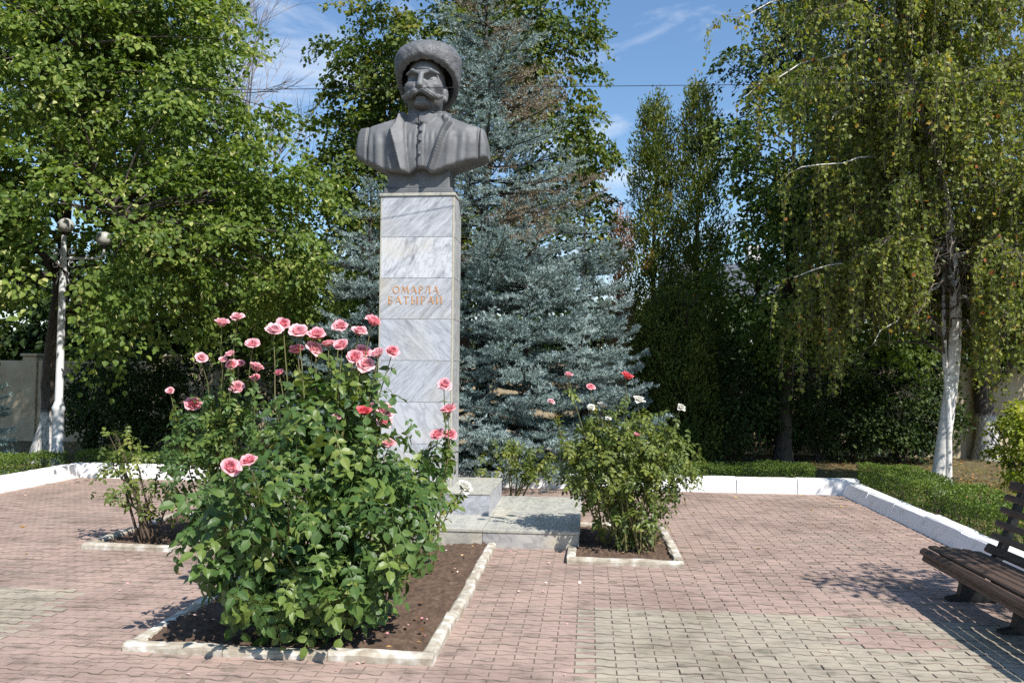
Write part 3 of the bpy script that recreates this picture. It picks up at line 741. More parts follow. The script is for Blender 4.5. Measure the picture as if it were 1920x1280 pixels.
class SDF:
    def __init__(s, lo, hi, h):
        s.h = h; s.lo = np.array(lo, float); n = np.ceil((np.array(hi) - s.lo) / h).astype(int) + 1
        ax = [s.lo[i] + h * np.arange(n[i]) for i in range(3)]
        s.x, s.y, s.z = [a.astype(np.float32) for a in np.meshgrid(*ax, indexing='ij')]
    def ell(s, c, r):
        x, y, z = s.x - c[0], s.y - c[1], s.z - c[2]
        k0 = np.sqrt((x / r[0]) ** 2 + (y / r[1]) ** 2 + (z / r[2]) ** 2); k1 = np.sqrt((x / r[0] ** 2) ** 2 + (y / r[1] ** 2) ** 2 + (z / r[2] ** 2) ** 2)
        return k0 * (k0 - 1) / np.maximum(k1, 1e-4)
    def cap(s, a, b, ra, rb, sy=1.0):
        a = np.array(a); b = np.array(b); d = b - a
        t = np.clip(((s.x - a[0]) * d[0] + (s.y - a[1]) * d[1] + (s.z - a[2]) * d[2]) / (d @ d), 0, 1)
        return np.sqrt((s.x - a[0] - d[0] * t) ** 2 + (s.y - a[1] - d[1] * t) ** 2 + (s.z - a[2] - d[2] * t) ** 2) - (ra + (rb - ra) * t)
    def mesh(s, Fv, name, mat, parent, offset=None):
        V, Fc = surface_nets(Fv, s.lo, s.h)
        mb = MB(); mb.add(V, Fc); return mb.obj(name, mat, parent, smooth=True)
def smin(a, b, k):
    h = np.clip(0.5 + 0.5 * (b - a) / k, 0, 1); return b + (a - b) * h - k * h * (1 - h)
def smax(a, b, k): return -smin(-a, -b, k)

bust = placed(empty('bust', 'dark grey cast bust of a moustached man in a tall wool hat', 'statue'), 0, 0.26, ZT + 0.001)
BS, BH, BD = 0.00195, ZT - EYE, 10.75
def BZ(zy, w=0.0): return (658.4 - zy / 3.765) / F_PX * (BD + w) - BH
def BU(zx, w=0.0): return (zx - 574) * BS - 0.213 * w

# plinth block
mb = MB(); box(mb, (-.475, -.255, 0), (.475, .25, .072), 0.012); mb.obj('plinth', M['bronze'], bust)
mb = MB(); box(mb, (-.425, -.205, .0725), (.425, .22, .40), 0.014); mb.obj('neck_block', M['bronze'], bust)

# torso
T_ = SDF((-1.06, -.52, .22), (1.06, .42, 1.30), 0.0125)
zz = T_.z; xx = T_.x; yy = T_.y
poly = [(440, 655, 0), (385, 692, 0), (285, 722, 0), (180, 742, 0), (132, 738, -.02), (112, 772, -.05), (98, 935, -.1), (140, 968, -.12), (230, 1008, -.16), (312, 1046, -.22), (400, 1054, -.28), (487, 1062, -.32), (535, 1026, -.30), (590, 1026, -.30), (640, 1062, -.32), (715, 1046, -.28), (790, 1022, -.22), (880, 1003, -.16), (985, 985, -.12), (1047, 965, -.1), (1047, 872, -.08), (1026, 772, -.05), (990, 752, -.02), (955, 752, 0), (850, 722, 0), (765, 694, 0), (725, 655, 0)]
PU = np.array([(BU(a, w) , BZ(b, w)) for a, b, w in poly])
def poly_sdf(P2, gx, gz):
    d = np.full(gx.shape, 1e9); sgn = np.ones(gx.shape); n = len(P2)
    for i in range(n):
        a, b = P2[i], P2[i - 1]; e = b - a; wx, wz = gx - a[0], gz - a[1]
        t = np.clip((wx * e[0] + wz * e[1]) / (e @ e), 0, 1)
        d = np.minimum(d, (wx - e[0] * t) ** 2 + (wz - e[1] * t) ** 2)
        c1 = gz >= a[1]; c2 = gz < b[1]; c3 = e[0] * wz > e[1] * wx
        sgn = np.where((c1 & c2 & c3) | (~c1 & ~c2 & ~c3), -sgn, sgn)
    return sgn * np.sqrt(d)
ps = poly_sdf(PU, xx[:, 0, :], zz[:, 0, :])[:, None, :].astype(np.float32)
ux = xx[:, 0, :]; uz = zz[:, 0, :]
uc = BU(565, -.3)
du = np.abs(ux - uc)
front = -0.335 + 0.10 * (du / .9) ** 2 + 0.07 * np.clip(du - .62, 0, 1) / .3
front += 0.16 * np.clip((uz - .66) / .40, 0, 1) ** 1.6          # recedes towards the shoulders
# inverse of BZ at the front: which zoom row a height belongs to
zrow = (658.4 - (uz + BH) / (BD - .31) * F_PX) * 3.765
zcol = (ux + 0.213 * -.31) / BS + 574
li = np.interp(zrow, [600, 640, 800, 1060], [432, 440, 456, 486]); lo_ = np.interp(zrow, [600, 690, 740, 850, 1060], [398, 384, 352, 386, 442])
ri = np.interp(zrow, [600, 660, 850, 1060], [728, 722, 662, 602]); ro_ = np.interp(zrow, [600, 690, 760, 1060], [748, 762, 728, 640])
coat_l = zcol < li; coat_r = zcol > ri
h = np.zeros_like(ux)
tl = np.clip((li - zcol) / (li - lo_), 0, 1); tr_ = np.clip((zcol - ri) / (ro_ - ri), 0, 1)
lap_l = coat_l & (zcol > lo_); lap_r = coat_r & (zcol < ro_)
coat = np.clip(np.maximum((li - zcol) / 12, (zcol - ri) / 12), 0, 1)
dl = np.clip(1 - (lo_ - zcol) / 22, 0, 1) * np.clip((li - zcol) / 12, 0, 1); dr = np.clip(1 - (zcol - ro_) / 22, 0, 1) * np.clip((zcol - ri) / 12, 0, 1)
h = 0.028 * coat + dl * (0.012 + 0.085 * tl) + dr * (0.012 + 0.085 * tr_)
h = np.where((np.abs(zcol - 560) < 23) & ~coat_l & ~coat_r, h + .012, h)     # placket
h = np.where((np.abs(zcol - 538) < 4) & ~coat_l & ~coat_r, h - .02, h)
shirt = ~coat_l & ~coat_r
h = np.where(shirt, h + 0.006 * np.sin(zcol * .16) * np.clip((zrow - 735) / 60, 0, 1) * np.clip((940 - zrow) / 150, 0, 1) * (np.abs(zcol - 560) > 24), h)
for (ca, cb, wd, am) in ((292, 300, 26, -.035), (215, 222, 16, -.02), (820, 800, 26, -.03), (880, 870, 18, -.018), (340, 352, 18, .012), (765, 750, 20, .012)):
    cc = np.interp(zrow, [760, 1030], [ca, cb]); h = h + am * np.exp(-((zcol - cc) / wd) ** 2) * np.clip((zrow - 740) / 60, 0, 1)
for cc in (172, 962):
    h = h - .03 * np.exp(-((zcol - cc) / 9) ** 2)
h = np.where((zcol < 166) | (zcol > 968), h + .018, h)
front = (front - h)[:, None, :]
back = (0.30 - 0.14 * np.clip(du / .9, 0, 1) ** 2 - .12 * np.clip((uz - .7) / .4, 0, 1))[:, None, :]
body = smax(ps * np.ones_like(yy), (front - yy) * .75, 0.05); body = smax(body, yy - back, 0.10)
# hollow underside and sloping trapezius
trap = T_.cap((BU(460), .06, 1.01), (BU(200), .05, .865), .15, .12); trap2 = T_.cap((BU(715), .06, 1.01), (BU(940), .05, .865), .15, .12)
body = smin(body, trap, .06); body = smin(body, trap2, .06)
neck0 = T_.cap((.01, .05, .6), (.02, .03, 1.4), .27, .24)
body = smin(body, neck0 + .02, .05)
# standing shirt collar
rho = np.sqrt(((xx - .015) / 1.0) ** 2 + (yy - .03) ** 2)
colr = np.maximum(np.abs(rho - .272) - .018, np.abs(zz - (1.062 + .12 * yy)) - .075)
body = np.minimum(body, colr)
slit = np.maximum(np.abs(xx - BU(541, -.27)) - .006, np.maximum(yy + .2, np.abs(zz - 1.045) - .08)); body = np.where(slit < 0, np.maximum(body, -slit), body)
# coat collar standing behind the neck
rho2 = np.sqrt((xx - .015) ** 2 + (yy - .09) ** 2)
cc_ = np.maximum(np.abs(rho2 - .345 - .10 * (zz - 1.07)) - .022, np.abs(zz - (1.07 + .10 * yy)) - .10); cc_ = np.maximum(cc_, -.16 - yy)
body = smin(body, cc_, .012)
for a_, b_ in (((420, 655), (372, 742)), ((735, 655), (758, 745))):
    body = smin(body, T_.cap((BU(a_[0], -.16), -.16, BZ(a_[1], -.16)), (BU(b_[0], -.26), -.26, BZ(b_[1], -.26)), .045, .03), .015)
T_.mesh(body, 'torso', M['bronze'], bust)
del T_, body
for (bx_, by_) in ((566, 685), (562, 752), (557, 820), (553, 918)):
    w_ = -.29 if by_ < 700 else -.353
    if by_ == 752: w_ = -.324
    mb = MB(); prof = [(0.0, .022), (.014, .019), (.021, .012), (.024, 0), (.024, -.03)]
    lathe(mb, [(max(r_, 1e-4), z_) for r_, z_ in prof], sides=14); o = mb.obj('button', M['bronze'], bust, smooth=True)
    o.location = (BU(bx_, w_), w_ - .002, BZ(by_, w_)); o.rotation_euler = (R(90), 0, 0)

# head: one continuous surface
H_ = SDF((-.36, -.56, .90), (.54, .46, 2.10), 0.0092)
uf = .043
H_.z -= np.float32(.0716)
hd = H_.ell((uf, .03, 1.52), (.262, .345, .42))
hd = smin(hd, H_.ell((uf, -.085, 1.29), (.215, .245, .205)), .09)
hd = smin(hd, H_.ell((uf, -.235, 1.160), (.115, .10, .072)), .06)
for s_ in (-1, 1):
    hd = smin(hd, H_.ell((uf + s_ * .16, -.19, 1.40), (.10, .10, .07)), .10)
    hd = smin(hd, H_.ell((uf + s_ * .17, -.05, 1.24), (.06, .14, .12)), .09)           # jaw corner
    hd = smin(hd, smin(H_.cap((uf + s_ * .035, -.322, 1.548), (uf + s_ * .125, -.302, 1.592), .030, .030), H_.cap((uf + s_ * .125, -.302, 1.592), (uf + s_ * .215, -.235, 1.572), .030, .018), .02), .035)  # brow
    hd = smax(hd, -H_.ell((uf + s_ * .118, -.335, 1.494), (.085, .110, .043)), .025)      # eye socket
    hd = smin(hd, H_.ell((uf + s_ * .120, -.212, 1.490), (.068, .056, .044)), .014)      # eyeball
    hd = smin(hd, H_.cap((uf + s_ * .052, -.262, 1.516), (uf + s_ * .190, -.228, 1.512), .014, .012), .014)  # upper lid
    hd = smin(hd, H_.cap((uf + s_ * .060, -.262, 1.462), (uf + s_ * .180, -.235, 1.458), .013, .011), .016)  # lower lid
    hd = smin(hd, H_.cap((uf + s_ * .075, -.285, 1.425), (uf + s_ * .185, -.24, 1.425), .014, .012), .02)   # bag under the eye
    hd = smin(hd, H_.ell((uf + s_ * .272, .02, 1.37), (.038, .075, .115)), .025)         # ear
    hd = smin(hd, H_.ell((uf + s_ * .276, -.03, 1.275), (.032, .045, .045)), .02)        # ear lobe
    hd = smin(hd, H_.ell((uf + s_ * .048, -.372, 1.338), (.036, .042, .030)), .022)      # nostril
    fold = H_.cap((uf + s_ * .085, -.335, 1.345), (uf + s_ * .165, -.30, 1.215), .016, .012)
    hd = smax(hd, -fold, .025)
    hd = smin(hd, H_.cap((uf + s_ * .10, -.325, 1.37), (uf + s_ * .175, -.27, 1.25), .026, .02), .04)
    hd = smax(hd, -H_.cap((uf + s_ * .026, -.372, 1.60), (uf + s_ * .02, -.372, 1.55), .012, .012), .02)
nose = smin(H_.cap((uf, -.328, 1.545), (uf, -.405, 1.375), .034, .042), H_.ell((uf, -.412, 1.352), (.045, .046, .040)), .03)
hd = smin(hd, nose, .022)
wr_ = 0.010 * np.sin((H_.z - 1.60 - .25 * (H_.x - uf) ** 2) * 2 * np.pi / .045) * np.exp(-((H_.z - 1.635) / .05) ** 2) * np.exp(-((H_.x - uf) / .17) ** 2)
hd = hd + np.where(H_.y < -.15, wr_, 0)
for s_ in (-1, 1):     # moustache, swept out and curled at the tips
    mch = [((uf + s_ * .012, -.385, 1.300), .036), ((uf + s_ * .075, -.388, 1.280), .047), ((uf + s_ * .15, -.345, 1.245), .044), ((uf + s_ * .225, -.285, 1.228), .034), ((uf + s_ * .265, -.25, 1.245), .020), ((uf + s_ * .287, -.23, 1.268), .010)]
    ms = None
    for (a, ra), (b, rb) in zip(mch[:-1], mch[1:]):
        c = H_.cap(a, b, ra, rb); ms = c if ms is None else smin(ms, c, .02)
    ms = ms + .0055 * np.sin((H_.z + .55 * s_ * (H_.x - uf)) * 210) * (np.abs(H_.x - uf) > .02)
    hd = smin(hd, ms, .012)
hd = smin(hd, H_.ell((uf, -.335, 1.207), (.075, .035, .022)), .018)        # lower lip
hd = smax(hd, -H_.cap((uf - .07, -.375, 1.175), (uf + .07, -.375, 1.175), .028, .028), .02)
hd = smin(hd, H_.ell((uf, -.305, 1.145), (.10, .05, .045)), .035)            # chin
hd = smin(hd, H_.cap((.015, .06, .80), (uf - .01, .04, 1.30), .24, .222), .05)   # neck
hd = smax(hd, .86 - H_.z, .01)
H_.mesh(hd, 'head', M['bronze'], bust)
del H_, hd, nose
# wool hat
K_ = SDF((-.52, -.62, 1.06), (.70, .66, 2.30), 0.0125)
hx, hy = .058, .055
rh = np.sqrt((K_.x - hx) ** 2 + ((K_.y - hy) / .95) ** 2)
rz = np.interp(K_.z, [1.05, 1.36, 1.56, 1.81, 1.92, 2.3], [.375, .40, .435, .470, .475, .455]).astype(np.float32)
ht = smax(rh - rz, K_.z - (2.17 - .55 * rh ** 2), .17)
plane = (1.590 - .68 * K_.y) - K_.z
ht = smax(ht, plane * .87, .032)
inn = smax(rh - (rz - .085), K_.z - 1.92, .05)
ht = smax(ht, -inn, .03)
wn = np.zeros_like(rh)
for k_ in range(9):
    d = rng.normal(size=3); d /= np.linalg.norm(d); fr = rng.uniform(24, 60)
    q = K_.x * d[0] + K_.y * d[1] + K_.z * d[2] * .8
    wn += np.sin(q * fr + 2.2 * np.sin((K_.x * d[1] + K_.z * d[0] - K_.y * d[2]) * fr * .8 + k_) + k_ * 1.7)
ht = ht + .0020 * wn / 1.6
K_.mesh(ht, 'wool_hat', M['wool'], bust)
del K_, ht, inn, wn, rh, rz

# ================================================================ TREES AND SHRUBS
def tree_root(name, label, base, cat='tree', group=None):
    return empty(name, label, cat, group, loc=base)
def to_local(mb, base):
    mb.v = [v - np.asarray(base) for v in mb.v]; return mb
def bez(a, b, c, n=8):
    t = np.linspace(0, 1, n)[:, None]; return (1 - t) ** 2 * np.asarray(a) + 2 * t * (1 - t) * np.asarray(b) + t ** 2 * np.asarray(c)
def rough_path(p, amp):
    p = np.array(p, float); k = len(p); p[1:-1] += rng.normal(0, amp, (k - 2, 3)); return p

def sprays(centers, outdir, n_leaf, size, spread, thick, droop, tmpl, mb, tint_mu, tint_sd, lo_keep=None, flower=0.0, up=0.55, drop=None):
    """flat drooping sprays of leaves round each centre"""
    C = np.repeat(centers, n_leaf, 0); O = np.repeat(outdir, n_leaf, 0); n = len(C)
    sp = np.repeat(rng.uniform(.7, 1.3, len(centers)) * spread, n_leaf)
    clump_t = np.repeat(rng.normal(0, tint_sd * .9, len(centers)), n_leaf)
    nrmC = nrm(np.array((0, 0, 1.0)) * up + O * .45 + np.repeat(rng.normal(0, .22, (len(centers), 3)), n_leaf, 0))
    r = nrm(rng.normal(size=(n, 3))) * (rng.random((n, 1)) ** .5)
    r = r - nrmC * (r * nrmC).sum(1, keepdims=True) * (1 - thick * .8)
    pos = C + r * sp[:, None]
    rr = (np.linalg.norm(r, axis=1)); pos[:, 2] -= droop * sp * rr ** 2
    Yd = r * .8 + O * .35 + rng.normal(0, .45, (n, 3)); Yd[:, 2] -= .45
    Zd = nrmC + rng.normal(0, .42, (n, 3))
    X, Y, Z = axes(Yd, Zd)
    sc = size * rng.uniform(.65, 1.25, n)
    ti = np.clip(tint_mu + clump_t + rng.normal(0, tint_sd, n), 0, .92)
    kp = ~drop(pos) if drop is not None else np.ones(n, bool)
    inst(mb, *tmpl, pos[kp], X[kp], Y[kp], Z[kp], sc[kp], ti[kp])
    if flower > 0:      # pale narrow bracts hanging among the leaves
        k = (rng.random(n) < flower) & kp; m_ = int(k.sum())
        Yd = rng.normal(0, .5, (m_, 3)); Yd[:, 2] -= .6
        X, Y, Z = axes(Yd, nrmC[k] + rng.normal(0, .5, (m_, 3)))
        inst(mb, LEAF2_V, LEAF2_F, pos[k] + nrmC[k] * .03, X, Y, Z, np.stack([np.full(m_, size * .35), np.full(m_, size * 1.1), np.full(m_, size)], 1), np.full(m_, 1.0))

def crown_points(lobes, n, shell=0.5, camside=0.0):
    out_, od = [], []
    vol = np.array([l[1][0] * l[1][1] * l[1][2] for l in lobes]) ** .75; vol /= vol.sum()
    for (c, r), f in zip(lobes, vol):
        k = max(4, int(n * f)); d = nrm(rng.normal(size=(k * 3, 3)))
        if camside:
            keep = rng.random(len(d)) < np.clip(0.55 - camside * d[:, 1], 0.08, 1); d = d[keep]
        d = d[:k]; rad = (shell + (1 - shell) * rng.random((len(d), 1)) ** .6)
        p = np.asarray(c) + d * np.asarray(r) * rad; out_.append(p); od.append(nrm(d / np.asarray(r)))
    return np.concatenate(out_), np.concatenate(od)

def deciduous(name, label, base, trunk, r_base, lobes, n_clump, n_leaf, size, leafm, barkm, spread=.5, tint=(.4, .16), flower=0.0, tmpl=(LEAF4_V, LEAF4_F), shell=.45, camside=.35, zmin=None, group=None, droop=.35, limbs=9, extra=None, clear=(), sunpts=(), drop=None):
    root = tree_root(name, label, base, group=group)
    trunk = np.array(trunk, float)
    P_, O_ = crown_points(lobes, n_clump, shell, camside)
    if zmin is not None: k = P_[:, 2] > zmin(P_); P_, O_ = P_[k], O_[k]
    if extra is not None:
        P_ = np.concatenate([P_, extra]); O_ = np.concatenate([O_, np.tile((0.2, -.8, .2), (len(extra), 1))])
    for (xa, ya, xb, yb, pr) in clear:
        qx, qy = proj(P_); k = (qx > xa) & (qx < xb) & (qy > ya) & (qy < yb) & (P_[:, 1] < 16.2) & (rng.random(len(P_)) < pr); P_, O_ = P_[~k], O_[~k]
    for p_ in sunpts:
        d_ = P_ - np.asarray(p_); ts = d_ @ np.array(S); k = (ts > -.3) & (np.linalg.norm(d_ - ts[:, None] * np.array(S), axis=1) < .45) & (rng.random(len(P_)) < .85); P_, O_ = P_[~k], O_[~k]
    mbt = MB()
    tt = np.linspace(0, 1, len(trunk)); tf = np.linspace(0, 1, 16)
    tp = np.stack([np.interp(tf, tt, trunk[:, i]) for i in range(3)], 1); tp = rough_path(tp, r_base * .12)
    rad = r_base * (1 - .82 * tf); rad[0] *= 1.45; rad[1] *= 1.12
    tube(mbt, tp, rad, 12)
    to_local(mbt, base).obj('trunk', barkm, root, smooth=True)
    mbb = MB(); ends = []
    for i in range(limbs):
        f = rng.uniform(.25, .85); s = np.array([np.interp(f, tf, tp[:, k]) for k in range(3)])
        e = P_[rng.integers(len(P_))]; e = s + (e - s) * .8
        mid = (s + e) / 2 + np.array((0, 0, .25 * np.linalg.norm(e - s) * rng.uniform(.0, .8)))
        p = rough_path(bez(s, mid, e, 9), .05); tube(mbb, p, np.linspace(r_base * .42 * (1 - .5 * f), .025, 9), 6); ends.append(p)
    pool = np.concatenate(ends + [tp[5:]])
    for k in rng.choice(len(P_), min(len(P_), 240), replace=False):
        q = P_[k]; d = np.linalg.norm(pool - q, axis=1) + .6 * np.clip(pool[:, 2] - q[2] + .3, 0, 9); s = pool[np.argmin(d)]
        p = rough_path(bez(s, (s + q) / 2 + np.array((0, 0, .15)), q, 6), .05); tube(mbb, p, np.linspace(.028, .007, 6), 4)
    tag(to_local(mbb, base).obj('branches', M['bark'], root, smooth=True), kind='stuff')
    mb = MB(); sprays(P_, O_, n_leaf, size, spread, .25, droop, tmpl, mb, tint[0], tint[1], flower=flower, drop=drop)
    tag(to_local(mb, base).obj('crown', leafm, root), kind='stuff')
    return root

# --- big linden at the left with the limewashed foot
def lamp_gap(p):
    # the crown keeps open round the lamp head and along its sunlit side
    qx, qy = proj(p); near_ = p[:, 1] < 16.1
    g = near_ & (((qx > 92) & (qx < 142) & (qy > 398) & (qy < 500)) | ((qx > 165) & (qx < 212) & (qy > 422) & (qy < 478)) | ((qx > 100) & (qx < 126) & (qy > 490))) & (rng.random(len(p)) < .94)
    g |= near_ & (qx > 120) & (qx < 190) & (qy > 474) & (qy < 496) & (rng.random(len(p)) < .6)
    for q in (AT(118, 420, 15.9), AT(188, 446, 15.9), AT(112, 520, 15.9), AT(112, 560, 15.9), AT(112, 610, 15.9), AT(112, 660, 15.9), AT(112, 720, 15.9)):
        d_ = p - q; ts = d_ @ np.array(S); g |= (ts > 0) & (np.linalg.norm(d_ - ts[:, None] * np.array(S), axis=1) < .26) & (rng.random(len(p)) < .75)
    return g
b = AT(92, 700, 17.2); base = np.array((b[0], 17.2, -.04))
lob = [((-10.0, 15.2, 7.6), (3.3, 3.0, 3.6)), ((-7.3, 15.8, 7.0), (2.6, 2.4, 3.4)), ((-8.2, 14.6, 4.3), (3.6, 2.4, 2.2)), ((-5.2, 15.6, 4.7), (2.0, 2.0, 2.0)), ((-11.5, 15, 4.6), (2.2, 2.2, 1.7)), ((-8.6, 16, 10.3), (3.0, 2.6, 2.0))]
deciduous('linden_tree', 'large sunlit linden at the left with whitewashed trunk foot', base, [base, base + (.15, -.1, 2.2), base + (.5, -.5, 5), base + (1.4, -1, 9.5)], .27, lob, 900, 104, .100, M['linden'], M['limed_bark'], spread=.62, tint=(.45, .16), flower=.07, zmin=lambda p: 2.0 + .0 * p[:, 0], clear=((62, 372, 248, 505, .93), (66, 495, 160, 840, .98)), sunpts=[AT(118, 422, 15.9), AT(188, 448, 15.9), AT(112, 690, 15.9)], drop=lamp_gap)
# --- a second linden behind it
base = np.array((-6.9, 20.4, -.04))
lob = [((-7.4, 19.5, 5.2), (2.4, 2.2, 2.6)), ((-10.2, 19.5, 9.5), (3.2, 2.4, 2.6)), ((-5.2, 19.3, 3.6), (1.9, 1.6, 1.5))]
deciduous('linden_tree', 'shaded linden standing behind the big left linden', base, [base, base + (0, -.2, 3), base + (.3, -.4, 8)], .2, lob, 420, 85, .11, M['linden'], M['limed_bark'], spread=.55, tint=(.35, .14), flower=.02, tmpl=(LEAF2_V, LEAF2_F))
# --- broadleaf tree behind the spruce
base = np.array((-1.3, 22.0, -.04))
lob = [((-2.4, 21.0, 10.2), (3.1, 2.4, 2.8)), ((-3.9, 20.6, 7.2), (1.7, 2.0, 2.2)), ((.1, 21.0, 11.2), (2.5, 2.4, 2.4)), ((1.2, 21.0, 8.2), (1.7, 2.0, 1.3)), ((1.0, 21.2, 5.9), (1.9, 2.0, 1.6)), ((-2.6, 20.8, 5.2), (2.4, 2, 1.8))]
deciduous('maple_tree', 'tall broadleaf tree rising behind the blue spruce and the bust', base, [base, base + (-.1, -.2, 4), base + (.2, -.6, 8), base + (0, -.8, 12)], .28, lob, 560, 100, .13, M['maple'], M['bark'], spread=.6, tint=(.5, .18), tmpl=(LEAF2_V, LEAF2_F), shell=.35)

# --- dark broadleaf trees behind the birch
base = np.array((11.9, 19.6, -.04))
lob = [((10.6, 18.8, 6.0), (3.2, 2.2, 3.4)), ((7.4, 19.2, 8.2), (2.7, 2.0, 3.4)), ((12.4, 18.8, 4.4), (2.2, 2.0, 1.9)), ((9.0, 19.0, 10.8), (3.2, 2.0, 2.4))]
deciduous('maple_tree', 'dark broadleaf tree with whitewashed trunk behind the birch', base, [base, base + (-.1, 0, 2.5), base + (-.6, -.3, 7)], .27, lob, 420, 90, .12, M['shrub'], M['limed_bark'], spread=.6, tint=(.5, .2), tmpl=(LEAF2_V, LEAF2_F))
base = np.array((6.3, 18.2, -.04))
lob = [((6.3, 17.2, 6.9), (1.6, 1.5, 2.0)), ((6.4, 17.4, 4.2), (2.0, 1.5, 2.0)), ((8.4, 17.6, 3.8), (1.9, 1.5, 1.6)), ((7.6, 17.4, 6.2), (1.6, 1.4, 1.8))]
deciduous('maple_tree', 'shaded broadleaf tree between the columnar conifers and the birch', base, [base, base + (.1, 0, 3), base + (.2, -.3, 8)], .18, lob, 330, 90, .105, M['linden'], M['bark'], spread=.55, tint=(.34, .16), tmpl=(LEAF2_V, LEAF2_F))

# --- dark undergrowth along the wall
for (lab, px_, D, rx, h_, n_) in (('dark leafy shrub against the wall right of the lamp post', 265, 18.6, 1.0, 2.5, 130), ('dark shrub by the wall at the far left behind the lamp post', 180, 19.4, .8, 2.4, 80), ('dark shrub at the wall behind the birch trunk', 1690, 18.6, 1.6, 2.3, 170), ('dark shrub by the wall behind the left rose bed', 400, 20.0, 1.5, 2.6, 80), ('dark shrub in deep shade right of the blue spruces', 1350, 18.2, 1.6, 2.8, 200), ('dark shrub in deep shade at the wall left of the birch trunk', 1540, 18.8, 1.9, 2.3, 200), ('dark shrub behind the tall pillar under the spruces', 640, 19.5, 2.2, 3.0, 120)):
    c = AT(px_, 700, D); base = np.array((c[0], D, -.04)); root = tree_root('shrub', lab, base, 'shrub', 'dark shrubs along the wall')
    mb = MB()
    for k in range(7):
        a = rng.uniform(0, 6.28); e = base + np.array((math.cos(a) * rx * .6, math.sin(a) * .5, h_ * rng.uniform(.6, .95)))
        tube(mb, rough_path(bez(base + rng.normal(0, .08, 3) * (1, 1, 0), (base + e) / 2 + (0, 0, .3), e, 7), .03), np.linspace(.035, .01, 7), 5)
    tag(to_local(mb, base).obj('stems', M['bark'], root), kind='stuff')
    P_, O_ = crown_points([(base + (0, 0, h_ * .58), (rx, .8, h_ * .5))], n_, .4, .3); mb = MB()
    sprays(P_, O_, 55, .085, .36, .4, .2, (LEAF2_V, LEAF2_F), mb, .4, .2); tag(to_local(mb, base).obj('foliage', M['shrub'], root), kind='stuff')

